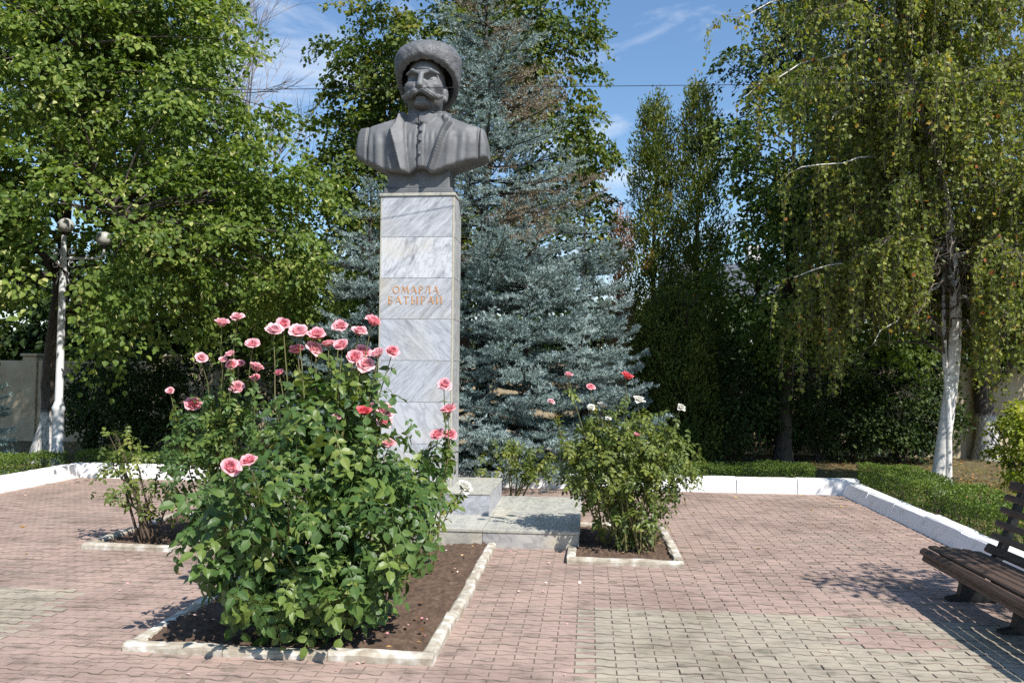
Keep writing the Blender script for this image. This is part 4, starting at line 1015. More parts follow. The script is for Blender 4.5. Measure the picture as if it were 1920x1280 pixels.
# --- birch
def birch():
    pts_px = [(1757, 908, 13.6), (1767, 840, 13.6), (1782, 740, 13.6), (1792, 640, 13.6), (1792, 560, 13.6), (1787, 480, 13.6), (1775, 370, 13.55), (1745, 260, 13.5), (1712, 170, 13.45), (1672, 10, 13.4), (1640, -130, 13.4), (1620, -300, 13.4)]
    tp = np.array([AT(*q) for q in pts_px]); tp[0, 2] = -.05; base = tp[0].copy()
    root = tree_root('birch_tree', 'weeping birch with white bark at the right', base)
    tt = np.linspace(0, 1, len(tp)); tf = np.linspace(0, 1, 40); tq = np.stack([np.interp(tf, tt, tp[:, i]) for i in range(3)], 1)
    k = np.ones(5) / 5
    for i in (0, 1): tq[2:-2, i] = np.convolve(tq[:, i], k, 'valid')
    rad = np.interp(tf, [0, .04, .15, .4, .7, 1], [.165, .125, .112, .085, .062, .028])
    mb = MB(); tube(mb, tq, rad, 12)
    # second stem grown together with the first, parting from it near the foot
    s2 = np.array([AT(1776, 908, 13.52), AT(1779, 830, 13.50), AT(1778, 750, 13.52), AT(1771, 670, 13.6), AT(1769, 570, 13.8), AT(1772, 420, 14.1), AT(1800, 280, 14.2), AT(1850, 60, 14.3), AT(1880, -150, 14.4)]); s2[0, 2] = -.05
    tf2 = np.linspace(0, 1, 26); t2 = np.stack([np.interp(tf2, np.linspace(0, 1, len(s2)), s2[:, i]) for i in range(3)], 1)
    mb2 = MB(); tube(mb2, t2, np.interp(tf2, [0, .1, .5, 1], [.085, .055, .035, .012]), 10)
    to_local(mb, base).obj('trunk', M['birchbark'], root, smooth=True); to_local(mb2, base).obj('trunk', M['birchbark'], root, smooth=True)
    mbb = MB(); mbd = MB(); mbs = MB(); LP, LY, LZ, LT = [], [], [], []
    pale = M['birchbark']
    specs = []
    for k in range(165):
        src, tfx = (tq, tf) if rng.random() < .62 else (t2, tf2)
        f = rng.uniform(.36, .98); s = np.array([np.interp(f, tfx, src[:, i]) for i in range(3)])
        a = rng.uniform(-math.pi, math.pi)
        reach = rng.uniform(1.1, 3.1) * (1.0 if s[2] < 8 else .75)
        d = np.array((math.cos(a), math.sin(a) * .85, 0))
        if d[1] > .45 and rng.random() < .5: continue
        specs.append((s, d, reach))
    # long low limb reaching left, as in the picture
    for (e_px, s_px, D) in (((1490, 520), (1780, 470), 13.2), ((1560, 225), (1700, 170), 13.0), ((1400, 180), (1690, 60), 13.2), ((1370, 40), (1680, -40), 13.0), ((1880, 480), (1795, 480), 13.2), ((1470, 330), (1760, 300), 12.9), ((1900, 600), (1795, 560), 12.8), ((1640, 640), (1785, 520), 13.0)):
        s = AT(*s_px, 13.5); e = AT(*e_px, D); specs.append((s, e - s, None))
    for s, d, reach in specs:
        if reach is None:
            e = s + d; mid = (s + e) / 2 + np.array((0, 0, .30)); r0 = .032; main = True; reach = np.linalg.norm(d)
        else:
            e = s + d * reach + np.array((0, 0, rng.uniform(-.5, .6))); mid = (s + e) / 2 + np.array((0, 0, .35 * reach)); r0 = .020; main = False
        br = rough_path(bez(s, mid, e, 10), .04); tube(mbb if main else mbd, br, np.linspace(r0, .006, 10), 5)
        if main: to_local(mbb, base).obj('branch', pale, root, smooth=True); mbb = MB()
        ns = int(11 + 7 * reach)
        for q in range(ns):
            f = rng.uniform(.22, 1); p0 = np.array([np.interp(f, np.linspace(0, 1, 10), br[:, i]) for i in range(3)])
            side = rng.normal(0, .32, 3); side[2] = 0; ln = rng.uniform(.5, 1.55)
            if p0[2] - ln < 1.15: ln = max(.25, p0[2] - 1.15 - rng.uniform(0, .6))
            p1 = p0 + side + np.array((0, 0, -ln)); ex, ey = proj(p1)
            if ((1580 < ex < 1760 and ey > 640) or (1745 < ex < 1825 and ey > 450 and p1[1] < 13.8)) and rng.random() < .93: continue
            st = bez(p0, p0 + side * 1.1 + np.array((0, 0, .05)), p1, 4)
            tube(mbs, st, np.linspace(.006, .0025, 4), 3)
            nl = int(ln / .030); tl_ = rng.uniform(.1, 1, nl)
            c = np.stack([np.interp(tl_, np.linspace(0, 1, 4), st[:, i]) for i in range(3)], 1) + rng.normal(0, .035, (nl, 3))
            yd = rng.normal(0, .55, (nl, 3)); yd[:, 2] -= .75
            zd = rng.normal(0, .7, (nl, 3)) + np.array((.25, -.45, .4))
            LP.append(c); LY.append(yd); LZ.append(zd); LT.append(np.clip(.54 + rng.normal(0, .10) + rng.normal(0, .16, nl), 0, .9))
    tag(to_local(mbd, base).obj('branches', M['twig'], root, smooth=True), kind='stuff'); tag(to_local(mbs, base).obj('twigs', M['twig'], root), kind='stuff')
    LP = np.concatenate(LP); X, Y, Z = axes(np.concatenate(LY), np.concatenate(LZ)); t = np.concatenate(LT); n = len(LP)
    qx, qy = proj(LP); gone = (LP[:, 1] < 13.8) & (qx > 1748) & (qx < 1822) & (qy > 440) & (rng.random(n) < .93)
    gone |= (qx > 1590) & (qx < 1760) & (qy > 560 + 120 * rng.random(n))
    Sv = np.array(S); nearest = np.full(n, 9.0)
    for p_ in tq[tq[:, 2] < 6.0]:
        d_ = LP - p_; ts = d_ @ Sv; nearest = np.minimum(nearest, np.where(ts > 0, np.linalg.norm(d_ - ts[:, None] * Sv, axis=1), 9))
    tx_, ty_ = proj(tq); dpx = np.full(n, 99.0)
    for q_ in range(len(tq) - 1):
        dpx = np.where((qy - ty_[q_]) * (qy - ty_[q_ + 1]) <= 0, np.minimum(dpx, np.abs(qx - (tx_[q_] + tx_[q_ + 1]) / 2)), dpx)
    gone |= (dpx < 13) & (LP[:, 1] < 13.6) & (rng.random(n) < .7) & (qy > 130)
    gone |= (nearest < .22) & (rng.random(n) < .72)
    LP, X, Y, Z, t = LP[~gone], X[~gone], Y[~gone], Z[~gone], t[~gone]; n = len(LP)
    t[rng.random(n) < .02] = .96; t[rng.random(n) < .006] = 1.0
    mb = MB(); inst(mb, LEAF2_V, LEAF2_F, LP, X, Y, Z, .082 * rng.uniform(.65, 1.2, n), t)
    tag(to_local(mb, base).obj('crown', M['birch'], root), kind='stuff')
birch()

# --- spruces
def spruce(label, base, Hs, Rb, n_whorl, dead=None, blue=.42, dens=1.0, taper=.85, skip_back=True):
    base = np.asarray(base, float); root = tree_root('spruce_tree', label, base)
    mb = MB(); zt = np.linspace(0, Hs, 12); tube(mb, np.stack([base[0] + 0 * zt, base[1] + 0 * zt, base[2] + zt], 1), np.linspace(.03 + Hs * .014, .012, 12), 8); to_local(mb, base).obj('trunk', M['bark'], root, smooth=True)
    mbb = MB(); A, B, Tn = [], [], []       # shoot segments
    for wv in range(n_whorl):
        f = (wv + rng.uniform(-.3, .3)) / n_whorl; f = np.clip(f, .01, .985); z = Hs * (.04 + .95 * f)
        L0 = Rb * (1 - f) ** taper + .12; nb = int(rng.integers(7, 10) * (1 if f < .8 else .8))
        a0 = rng.uniform(0, 6.28)
        for q in range(nb):
            a = a0 + q * 6.283 / nb + rng.normal(0, .16)
            d = np.array((math.cos(a), math.sin(a), 0))
            if skip_back and d[1] > .55 and rng.random() < .75: continue
            Lb = L0 * rng.uniform(.6, 1.2); s = base + np.array((0, 0, z))
            e = s + d * Lb + np.array((0, 0, -.10 * Lb + .35 * f * Lb)); mid = s + d * Lb * .5 + np.array((0, 0, -.22 * Lb + .3 * f * Lb))
            br = bez(s, mid, e, 8); br[-1, 2] += .05 * Lb
            tube(mbb, br, np.linspace(.012 + .008 * Lb, .006, 8), 4)
            T = nrm(np.gradient(br, axis=0)); side = np.cross(T[4], (0, 0, 1)); side /= np.linalg.norm(side)
            dd = 0.0
            if dead is not None: dd = dead(s + d * Lb * .6, f, a)
            tb = blue + rng.normal(0, .12)
            nsec = int(Lb / .105 * dens) + 2
            for j in range(nsec):
                t = .16 + .84 * (j + rng.random()) / nsec; p = np.array([np.interp(t, np.linspace(0, 1, 8), br[:, i]) for i in range(3)]); tk = np.array([np.interp(t, np.linspace(0, 1, 8), T[:, i]) for i in range(3)])
                ls = (.10 + .40 * Lb * (1 - t) ** .8 * t ** .3 + .06) * rng.uniform(.7, 1.2); sg = 1 if j % 2 else -1
                dir2 = nrm(tk * .75 + side * sg * .85 + np.array((0, 0, rng.normal(.06, .16)))); p2 = p + dir2 * ls; p2[2] -= .10 * ls - .02
                A.append(p); B.append(p2); Tn.append((tb, dd))
                if ls > .22:
                    for _ in range(int(ls / .075)):
                        tq = rng.uniform(.25, .95); pa = p + (p2 - p) * tq; sg2 = rng.choice((-1, 1)); sd2 = np.cross(dir2, (0, 0, 1))
                        pb = pa + nrm(dir2 * .8 + sd2 * sg2 * .7 + np.array((0, 0, rng.normal(.1, .2)))) * rng.uniform(.08, .16)
                        A.append(pa); B.append(pb); Tn.append((tb, dd))
            A.append(br[-2]); B.append(br[-1] + T[-1] * .08); Tn.append((tb, dd))
    for q in range(5): A.append(base + (0, 0, Hs * .97)); B.append(base + (rng.normal(0, .06), rng.normal(0, .06), Hs * 1.02 + rng.uniform(0, .1))); Tn.append((blue, 0))
    A = np.array(A); B = np.array(B); Tn = np.array(Tn)
    to_local(mbb, base).obj('branches', M['bark'], root)
    ln = np.linalg.norm(B - A, axis=1); cnt = np.maximum(7, (ln / .0073 * dens * np.where(Tn[:, 1] > .5, .7, 1))).astype(int)
    k = np.repeat(np.arange(len(A)), cnt); n = len(k); t = rng.random(n) ** .9
    dv = nrm(B - A)[k]; c = A[k] + (B - A)[k] * t[:, None]
    rnd = nrm(rng.normal(size=(n, 3)) + np.array((0, 0, .45))); rnd = nrm(rnd - dv * (rnd * dv).sum(1, keepdims=True))
    Yd = nrm(rnd * .85 + dv * .62); X, Y, Z = axes(Yd, rng.normal(size=(n, 3)))
    ti = np.where(Tn[k, 1] > .5, rng.uniform(.76, .98, n), np.clip(Tn[k, 0] + .36 * (t - .6) + rng.normal(0, .07, n), 0, .70))
    mb = MB(); inst(mb, NEED_V, NEED_F, c, X, Y, Z, np.stack([np.full(n, .0150), .066 * rng.uniform(.7, 1.15, n), np.ones(n)], 1), ti)
    tag(to_local(mb, base).obj('needles', M['spruce'], root), kind='stuff')
    return root
def dead_top(p, f, a):
    if f < .40: return 0.0
    return 1.0 if rng.random() < (.42 if .45 < f < .8 and p[0] > -1.0 else .2) else 0.0
c = AT(905, 700, 15.9); spruce('tall blue spruce with brown dead patches behind the bust', (c[0], 15.9, -.04), 10.3, 3.0, 40, dead_top, .42, .72, .56)
c = AT(985, 700, 14.9); spruce('broad blue spruce right of the pillar', (c[0], 14.9, -.04), 4.9, 2.4, 15, None, .46, 1.0, .62)
c = AT(1095, 700, 15.6); spruce('blue spruce with pointed tip at the right of the spruce group', (c[0], 15.6, -.04), 5.6, 1.65, 17, None, .46, .95, .7)
c = AT(690, 700, 15.3); spruce('blue spruce mostly hidden behind the pillar and the tall roses', (c[0], 15.3, -.04), 5.7, 1.75, 17, None, .42, .9, .7)
c = AT(-22, 700, 15.0); spruce('small blue spruce at the left picture edge', (c[0], 15.0, -.04), 1.9, .6, 9, None, .48, .9, .7)

# --- columnar thujas
def thuja(label, px_, D, y_top, half_px, n, mat, mu, name='thuja_tree', group='columnar conifers behind the plaza', zb=0.1):
    c = AT(px_, 700, D); base = np.array((c[0], D, -.04)); Ht = AT(px_, y_top, D)[2]; Rm = half_px / F_PX * D
    root = tree_root(name, label, base, group=group)
    mb = MB(); zt = np.linspace(0, Ht * .97, 12); tube(mb, base + np.stack([.05 * np.sin(zt), 0 * zt, zt], 1), np.linspace(.10, .012, 12), 7)
    for k in range(70):
        z = rng.uniform(.15, .93) * Ht; a = rng.uniform(0, 6.28); s = base + np.array((0, 0, z)); e = s + np.array((math.cos(a) * Rm * .7, math.sin(a) * Rm * .7, rng.uniform(.4, .9)))
        tube(mb, bez(s, s + (e - s) * (.7, .7, .2), e, 5), np.linspace(.018, .005, 5), 3)
    to_local(mb, base).obj('trunk', M['bark'], root)
    # clumps of upright sprays
    nc = n // 60; f = rng.random(nc) ** 1.15; prof = np.interp(f, [0, .12, .5, .82, .95, 1], [.8, 1, 1.0, .78, .45, .12]); a = rng.uniform(-np.pi, np.pi, nc)
    rr = Rm * prof * rng.uniform(.45, 1.08, nc) * (1 + .22 * np.sin(f * 23 + 2 * a) * np.cos(f * 41 - a)); C = base + np.stack([np.cos(a) * rr, np.sin(a) * rr, zb + f * (Ht - zb)], 1)
    k = np.repeat(np.arange(nc), 60); m_ = len(k); pos = C[k] + rng.normal(0, 1, (m_, 3)) * np.array((.10, .10, .16))
    od = np.stack([np.cos(a), np.sin(a), 0 * a], 1)[k]
    X, Y, Z = axes(np.array((0, 0, 1.0)) + od * .45 + rng.normal(0, .38, (m_, 3)), od + rng.normal(0, .6, (m_, 3)))
    ti = np.clip(mu + rng.normal(0, .12, nc)[k] + rng.normal(0, .14, m_) + .05 * (f[k] > .75), 0, 1)
    mb = MB(); inst(mb, LEAF2_V, LEAF2_F, pos, X, Y, Z, np.stack([np.full(m_, .055), .10 * rng.uniform(.6, 1.3, m_), np.full(m_, .06)], 1), ti)
    tag(to_local(mb, base).obj('foliage', mat, root), kind='stuff')
thuja('tall columnar conifer left of its taller twin, next to the spruces', 1228, 19.6, 186, 50, 25000, M['thuja'], .48)
thuja('tallest columnar conifer, close to the birch', 1310, 19.2, 163, 52, 25000, M['thuja'], .48)
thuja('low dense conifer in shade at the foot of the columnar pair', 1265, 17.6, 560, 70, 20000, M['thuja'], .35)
thuja('thin reddish brown dead conifer between spruce and columnar conifers', 1162, 24.0, 395, 34, 6000, M['deadthuja'], .5, name='dead_conifer', group=None, zb=1.5)

# --- leafless tree against the sky
def bare_tree():
    base = np.array((AT(505, 700, 23)[0], 23.0, -.04)); root = tree_root('bare_tree', 'leafless grey tree against the sky between the crowns', base)
    mb = MB(); tr = MB()
    def grow(p, d, ln, r, lev, buf):
        n = 5; pts = [p]
        dd = d.copy()
        for _ in range(n - 1):
            dd = nrm(dd + rng.normal(0, .10, 3) + np.array((0, 0, .03))); pts.append(pts[-1] + dd * ln / (n - 1))
        pts = np.array(pts); tube(buf, pts, np.linspace(r, r * .6, n), 5 if lev < 2 else 3)
        if lev >= 5: return
        for _ in range((4, 4, 4, 4, 4)[lev]):
            t = rng.uniform(.35, 1); q = np.array([np.interp(t, np.linspace(0, 1, n), pts[:, i]) for i in range(3)])
            grow(q, nrm(dd + rng.normal(0, .42, 3) + np.array((.05, 0, .12))), ln * rng.uniform(.5, .75), r * .52, lev + 1, mb)
    grow(base, np.array((.06, 0, 1.0)), 7.0, .16, 0, tr)
    to_local(tr, base).obj('trunk', M['greytwig'], root, smooth=True); to_local(mb, base).obj('branches', M['greytwig'], root)
bare_tree()

# --- yellow-green bush at the right edge
base = np.array((AT(1935, 700, 11.4)[0], 11.4, -.04)); root = tree_root('shrub', 'bright yellow-green bush at the right edge behind the hedge', base, 'shrub')
mb = MB()
for k in range(10):
    a = rng.uniform(0, 6.28); e = base + np.array((math.cos(a) * .6, math.sin(a) * .5, rng.uniform(.9, 1.5))); tube(mb, bez(base + rng.normal(0, .06, 3) * (1, 1, 0), (base + e) / 2 + (0, 0, .25), e, 6), np.linspace(.022, .006, 6), 5)
tag(to_local(mb, base).obj('stems', M['bark'], root), kind='stuff')
P_, O_ = crown_points([(base + (0, 0, .95), (.62, .6, .75)), (base + (.5, .2, 1.2), (.6, .6, .6))], 130, .5, .2); mb = MB()
sprays(P_, O_, 60, .055, .20, .6, .1, (LEAF4_V, LEAF4_F), mb, .5, .2); tag(to_local(mb, base).obj('foliage', M['yellowbush'], root), kind='stuff')

# --- tree out of the picture at the right that throws the leafy shade on the bench side
base = np.array((8.2, 4.2, -.04))
lob = [((5.55, 5.5, 3.6), (.75, .45, .35)), ((6.4, 4.9, 3.9), (.8, .6, .4)), ((7.0, 3.2, 3.4), (1.2, .8, .6))]
deciduous('linden_tree', 'linden beyond the right picture edge shading the bench side', base, [base, base + (-.1, 0, 2), base + (-.4, 0, 4.2)], .15, lob, 46, 45, .09, M['linden'], M['limed_bark'], spread=.5, tint=(.4, .15), tmpl=(LEAF2_V, LEAF2_F), camside=0, limbs=5)

# ================================================================ HEDGES
def hedge(label, u0_, u1_, v0_, v1_, hz, dens=2300, size=.030):
    root = empty('hedge', label, 'hedge', 'low clipped hedges round the plaza')
    mb = MB(); ii = .10
    V = [P(u0_ + ii, v0_ + ii, -.03), P(u1_ - ii, v0_ + ii, -.03), P(u1_ - ii, v1_ - ii, -.03), P(u0_ + ii, v1_ - ii, -.03)]
    # woody interior: many short stems
    ln = max(u1_ - u0_, v1_ - v0_)
    for k in range(int(ln * 9)):
        p = P(rng.uniform(u0_ + ii, u1_ - ii), rng.uniform(v0_ + ii, v1_ - ii), -.03); e = p + np.array((rng.normal(0, .08), rng.normal(0, .08), hz * rng.uniform(.75, .95)))
        tube(mb, bez(p, (p + e) / 2 + rng.normal(0, .03, 3), e, 4), np.linspace(.012, .004, 4), 3)
    tag(mb.obj('stems', M['bark'], root), kind='stuff')
    du, dv = u1_ - u0_, v1_ - v0_
    area = du * dv + 2 * hz * (du + dv); n = int(area * dens); w = np.array([du * dv, hz * du, hz * du, hz * dv, hz * dv]); fc = rng.choice(5, n, p=w / w.sum())
    U = rng.uniform(0, du, n); V_ = rng.uniform(0, dv, n); Z = rng.uniform(0.02, hz, n); dpt = np.abs(rng.normal(0, .045, n))
    nn = np.zeros((n, 3))
    for q, (nu, nv, nz_) in enumerate(((0, 0, 1), (0, -1, 0), (0, 1, 0), (-1, 0, 0), (1, 0, 0))):
        s = fc == q; nn[s] = EU * nu + EV * nv + np.array((0, 0, nz_))
    Z = np.where(fc == 0, hz - dpt, Z); V_ = np.where(fc == 1, dpt, np.where(fc == 2, dv - dpt, V_)); U = np.where(fc == 3, dpt, np.where(fc == 4, du - dpt, U))
    wob = .03 * np.sin(U * 2.3 + V_ * 2.9 + 1) + .018 * np.sin(U * 6.1 - V_ * 5.3)
    pos = ORG + (u0_ + U)[:, None] * EU + (v0_ + V_)[:, None] * EV + np.array((0, 0, 1.0)) * (Z * (1 + wob))[:, None] + nn * (wob * .8)[:, None]
    e = np.minimum(np.minimum(U, du - U), np.minimum(V_, dv - V_)); pos[:, 2] -= np.where(fc == 0, np.clip(.07 - e, 0, .07) * .6, 0)
    X, Y, Zx = axes(rng.normal(0, .6, (n, 3)) + nn * .5 + np.array((0, 0, .3)), nn + rng.normal(0, .55, (n, 3)))
    mb = MB(); inst(mb, LEAF2_V, LEAF2_F, pos, X, Y, Zx, size * rng.uniform(.7, 1.3, n), np.clip(rng.normal(.48, .2, n) + wob * 3, 0, 1))
    tag(mb.obj('foliage', M['hedge'], root), kind='stuff')
hedge('long clipped hedge behind the back kerb', -7.5, 6.25, 3.85, 4.45, .42)
hedge('clipped hedge along the right kerb behind the bench', 6.98, 7.72, -5.5, 3.95, .50, 2000)
hedge('clipped hedge along the left kerb below the lamp post', -8.15, -7.55, -2.0, 3.75, .46)

# ---- trees beyond the wall
for (lab, x_, D, h_, rx) in (('rounded tree beyond the wall at the far left', -19.5, 29, 7.6, 3.6), ('tree beyond the wall behind the lamp post', -13.8, 28, 7.2, 3.4), ('tree beyond the wall behind the left roses', -8.2, 29, 6.6, 3.4), ('tree beyond the wall behind the pillar', -2.6, 28, 6.6, 3.4), ('low tree beyond the wall behind the spruces', 2.6, 29, 5.0, 3.0), ('tree beyond the wall behind the columnar conifers', 6.4, 27.5, 5.6, 2.2), ('small tree beyond the wall in front of the white house', 9.9, 27, 6.2, 1.7), ('tree beyond the wall right of the white house', 15.2, 28, 7.8, 3.4), ('tree beyond the wall at the far right', 21.5, 29, 8.0, 3.6)):
    base = np.array((x_, D, -.04))
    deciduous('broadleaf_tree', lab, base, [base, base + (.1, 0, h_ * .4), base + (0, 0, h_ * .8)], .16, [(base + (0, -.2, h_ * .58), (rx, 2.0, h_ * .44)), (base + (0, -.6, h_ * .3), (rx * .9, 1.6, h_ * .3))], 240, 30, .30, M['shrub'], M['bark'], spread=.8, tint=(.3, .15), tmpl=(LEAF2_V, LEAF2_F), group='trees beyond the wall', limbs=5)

# ---- white house far behind
hr = empty('white_house', 'white two storey house glimpsed through the trees at the right', 'house', loc=(11.6, 40, -.04))
mb = MB(); box(mb, (-2.9, 0, 0), (2.9, 6, 6.2), .02); mb.obj('wall', M['houseplaster'], hr)
mb = MB(); V = [(-3.3, -.5, 6.05), (3.3, -.5, 6.05), (3.3, 6.5, 6.05), (-3.3, 6.5, 6.05), (-3.3, 3, 8.2), (3.3, 3, 8.2)]
mb.add(np.array(V), np.array([(0, 1, 5, 4), (2, 3, 4, 5), (3, 2, 1, 0)])); mb.add(np.array(V), np.array([(0, 4, 3), (1, 2, 5)])); rf = mb.obj('roof', M['roof'], hr)
mb = MB(); box(mb, (1.2, 2.2, 6.8), (1.9, 2.9, 9.1), .02); mb.obj('chimney', M['houseplaster'], rf)
for zx in (.9, 3.9):
    for xw in (-2.3, -.55, 1.2):
        mb = MB(); box(mb, (xw, -.03, zx), (xw + 1.1, .02, zx + 1.5), .01); wnd = mb.obj('window', M['metalwhite'], hr)
        for q in (0, 1):
            mb = MB(); box(mb, (xw + .08 + q * .5, -.042, zx + .08), (xw + .52 + q * .5, -.031, zx + 1.42)); mb.obj('pane', M['glass'], wnd)

# ================================================================ ROSES
def leaflet_parts(sz, y0, side, ang, droop):
    Vl = np.array([(0, 0, 0), (-.30, .26, .07), (0, .28, .0), (.30, .26, .07), (-.27, .62, .05), (0, .64, -.03), (.27, .62, .05), (0, 1.0, -.14)]) * sz
    c, s_ = math.cos(ang), math.sin(ang)
    Rm = np.array([[c, s_, 0], [-s_, c, 0], [0, 0, 1]]); Vl = Vl @ Rm.T if False else np.stack([Vl[:, 0] * c + Vl[:, 1] * s_, -Vl[:, 0] * s_ + Vl[:, 1] * c, Vl[:, 2]], 1)
    Vl[:, 2] -= droop * (np.abs(Vl[:, 0]) ** 1.3)
    return Vl + np.array((0, y0, -.10 * y0 ** 2))
LF3 = np.array([(0, 3, 2), (0, 2, 1), (5, 6, 7), (4, 5, 7)]); LF4 = np.array([(2, 3, 6, 5), (1, 2, 5, 4)])
def compound(seed):
    r_ = np.random.default_rng(seed); V = []; F3 = []; F4 = []; n = 0
    items = [(.56, 1.0, 0, r_.normal(0, .12), 0)]
    for y0, sz in ((.72, .50), (.30, .40)):
        for sg in (-1, 1): items.append((sz * r_.uniform(.85, 1.1), y0 + r_.normal(0, .03), sg, sg * r_.uniform(.95, 1.35), .25))
    for it in items:
        v = leaflet_parts(*it); v[:, 2] += r_.normal(0, .03)
        V.append(v); F3.append(LF3 + n); F4.append(LF4 + n); n += 8
    yy_ = np.linspace(0, 1, 4)
    for q in range(3):
        a, b2 = yy_[q], yy_[q + 1]; w = .012
        V.append(np.array([(-w, a, -.10 * a * a), (w, a, -.10 * a * a), (w, b2, -.10 * b2 * b2), (-w, b2, -.10 * b2 * b2)])); F4.append(np.array([(n, n + 1, n + 2, n + 3)])); n += 4
    return np.concatenate(V), [np.concatenate(F3), np.concatenate(F4)]
COMP = [compound(50 + i) for i in range(6)]
_leafmesh = {}
def leaf_mesh(v, mk):
    if (v, mk) not in _leafmesh:
        mb = MB(); V, Fs = COMP[v]; mb.v.append(V); mb.n = len(V)
        for f in Fs: mb.f.setdefault(f.shape[1], []).append(f); mb.t.setdefault(f.shape[1], []).append(np.full(len(f), .04 + .09 * v / 5))
        _leafmesh[v, mk] = mb.mesh('leaf', M[mk])
    return _leafmesh[v, mk]

def bloom_mesh(seed, mk, bud=False):
    r_ = np.random.default_rng(seed); mb = MB(); n = 9 if bud else 30
    for i in range(n):
        f = (i + .5) / n; phi = i * 2.39996 + r_.normal(0, .25)
        th0 = (.02 + (.98 + r_.normal(0, .16)) * f ** 1.1) if not bud else .05 + .18 * f
        Lp = (.42 + .34 * f) * r_.uniform(.9, 1.1); Wd = (.17 + .30 * f) * r_.uniform(.9, 1.15) * (.8 if bud else 1); curl = (.15 + .75 * f ** 2) * r_.uniform(.6, 1.3) if not bud else -.15
        r0 = .03 + .05 * f; nt_, na = 5, 5; V = []
        rr, z = r0, 0.02 + .02 * (1 - f)
        for q in range(nt_):
            t = q / (nt_ - 1); th = th0 * (.55 + .45 * t) + curl * t ** 2
            if q: rr += math.sin(th) * Lp / (nt_ - 1); z += math.cos(th) * Lp / (nt_ - 1)
            wq = Wd * (math.sin(math.pi * (.12 + .70 * t)) ** .8) * (1.0 if t < .99 else .8)
            for a in np.linspace(-1, 1, na):
                cup = -.16 * a * a * (1 - .6 * f) * (1 if not bud else 1.6); ruf = (.05 * math.sin(a * 4 + i * 2.1) + r_.normal(0, .012)) * t * (.3 + .7 * f)
                x = rr + cup + 0; y = a * wq; zz_ = z + ruf + .05 * a * a * f * t
                V.append((x * math.cos(phi) - y * math.sin(phi), x * math.sin(phi) + y * math.cos(phi), zz_))
        F = []; tint_ = []
        for q in range(nt_ - 1):
            for a in range(na - 1):
                F.append((q * na + a, q * na + a + 1, (q + 1) * na + a + 1, (q + 1) * na + a)); tint_.append(np.clip(.15 + .55 * f + .35 * (q / nt_) + r_.normal(0, .05), 0, 1))
        mb.add(np.array(V), np.array(F), np.array(tint_))
    return mb.mesh('bloom', M[mk], smooth=True)
BLOOM = {k: [bloom_mesh(10 * j + i, k) for i in range(5 if k == 'pink' else 3)] for j, k in enumerate(('pink', 'red', 'white'))}
BUD = bloom_mesh(99, 'pink', True)
mb = MB(); lathe(mb, [(.0001, -.02), (.07, 0), (.10, .06), (.085, .12)], sides=8)
for k in range(5):
    a = k * 1.2566; d = np.array((math.cos(a), math.sin(a), 0)); s_ = np.array((-d[1], d[0], 0))
    mb.add(np.array([d * .09 - s_ * .06 + (0, 0, .06), d * .09 + s_ * .06 + (0, 0, .06), d * .34 + (0, 0, -.02)]), np.array([(0, 1, 2)]))
CALYX = mb.mesh('calyx', M['rose_leaf_mass'])

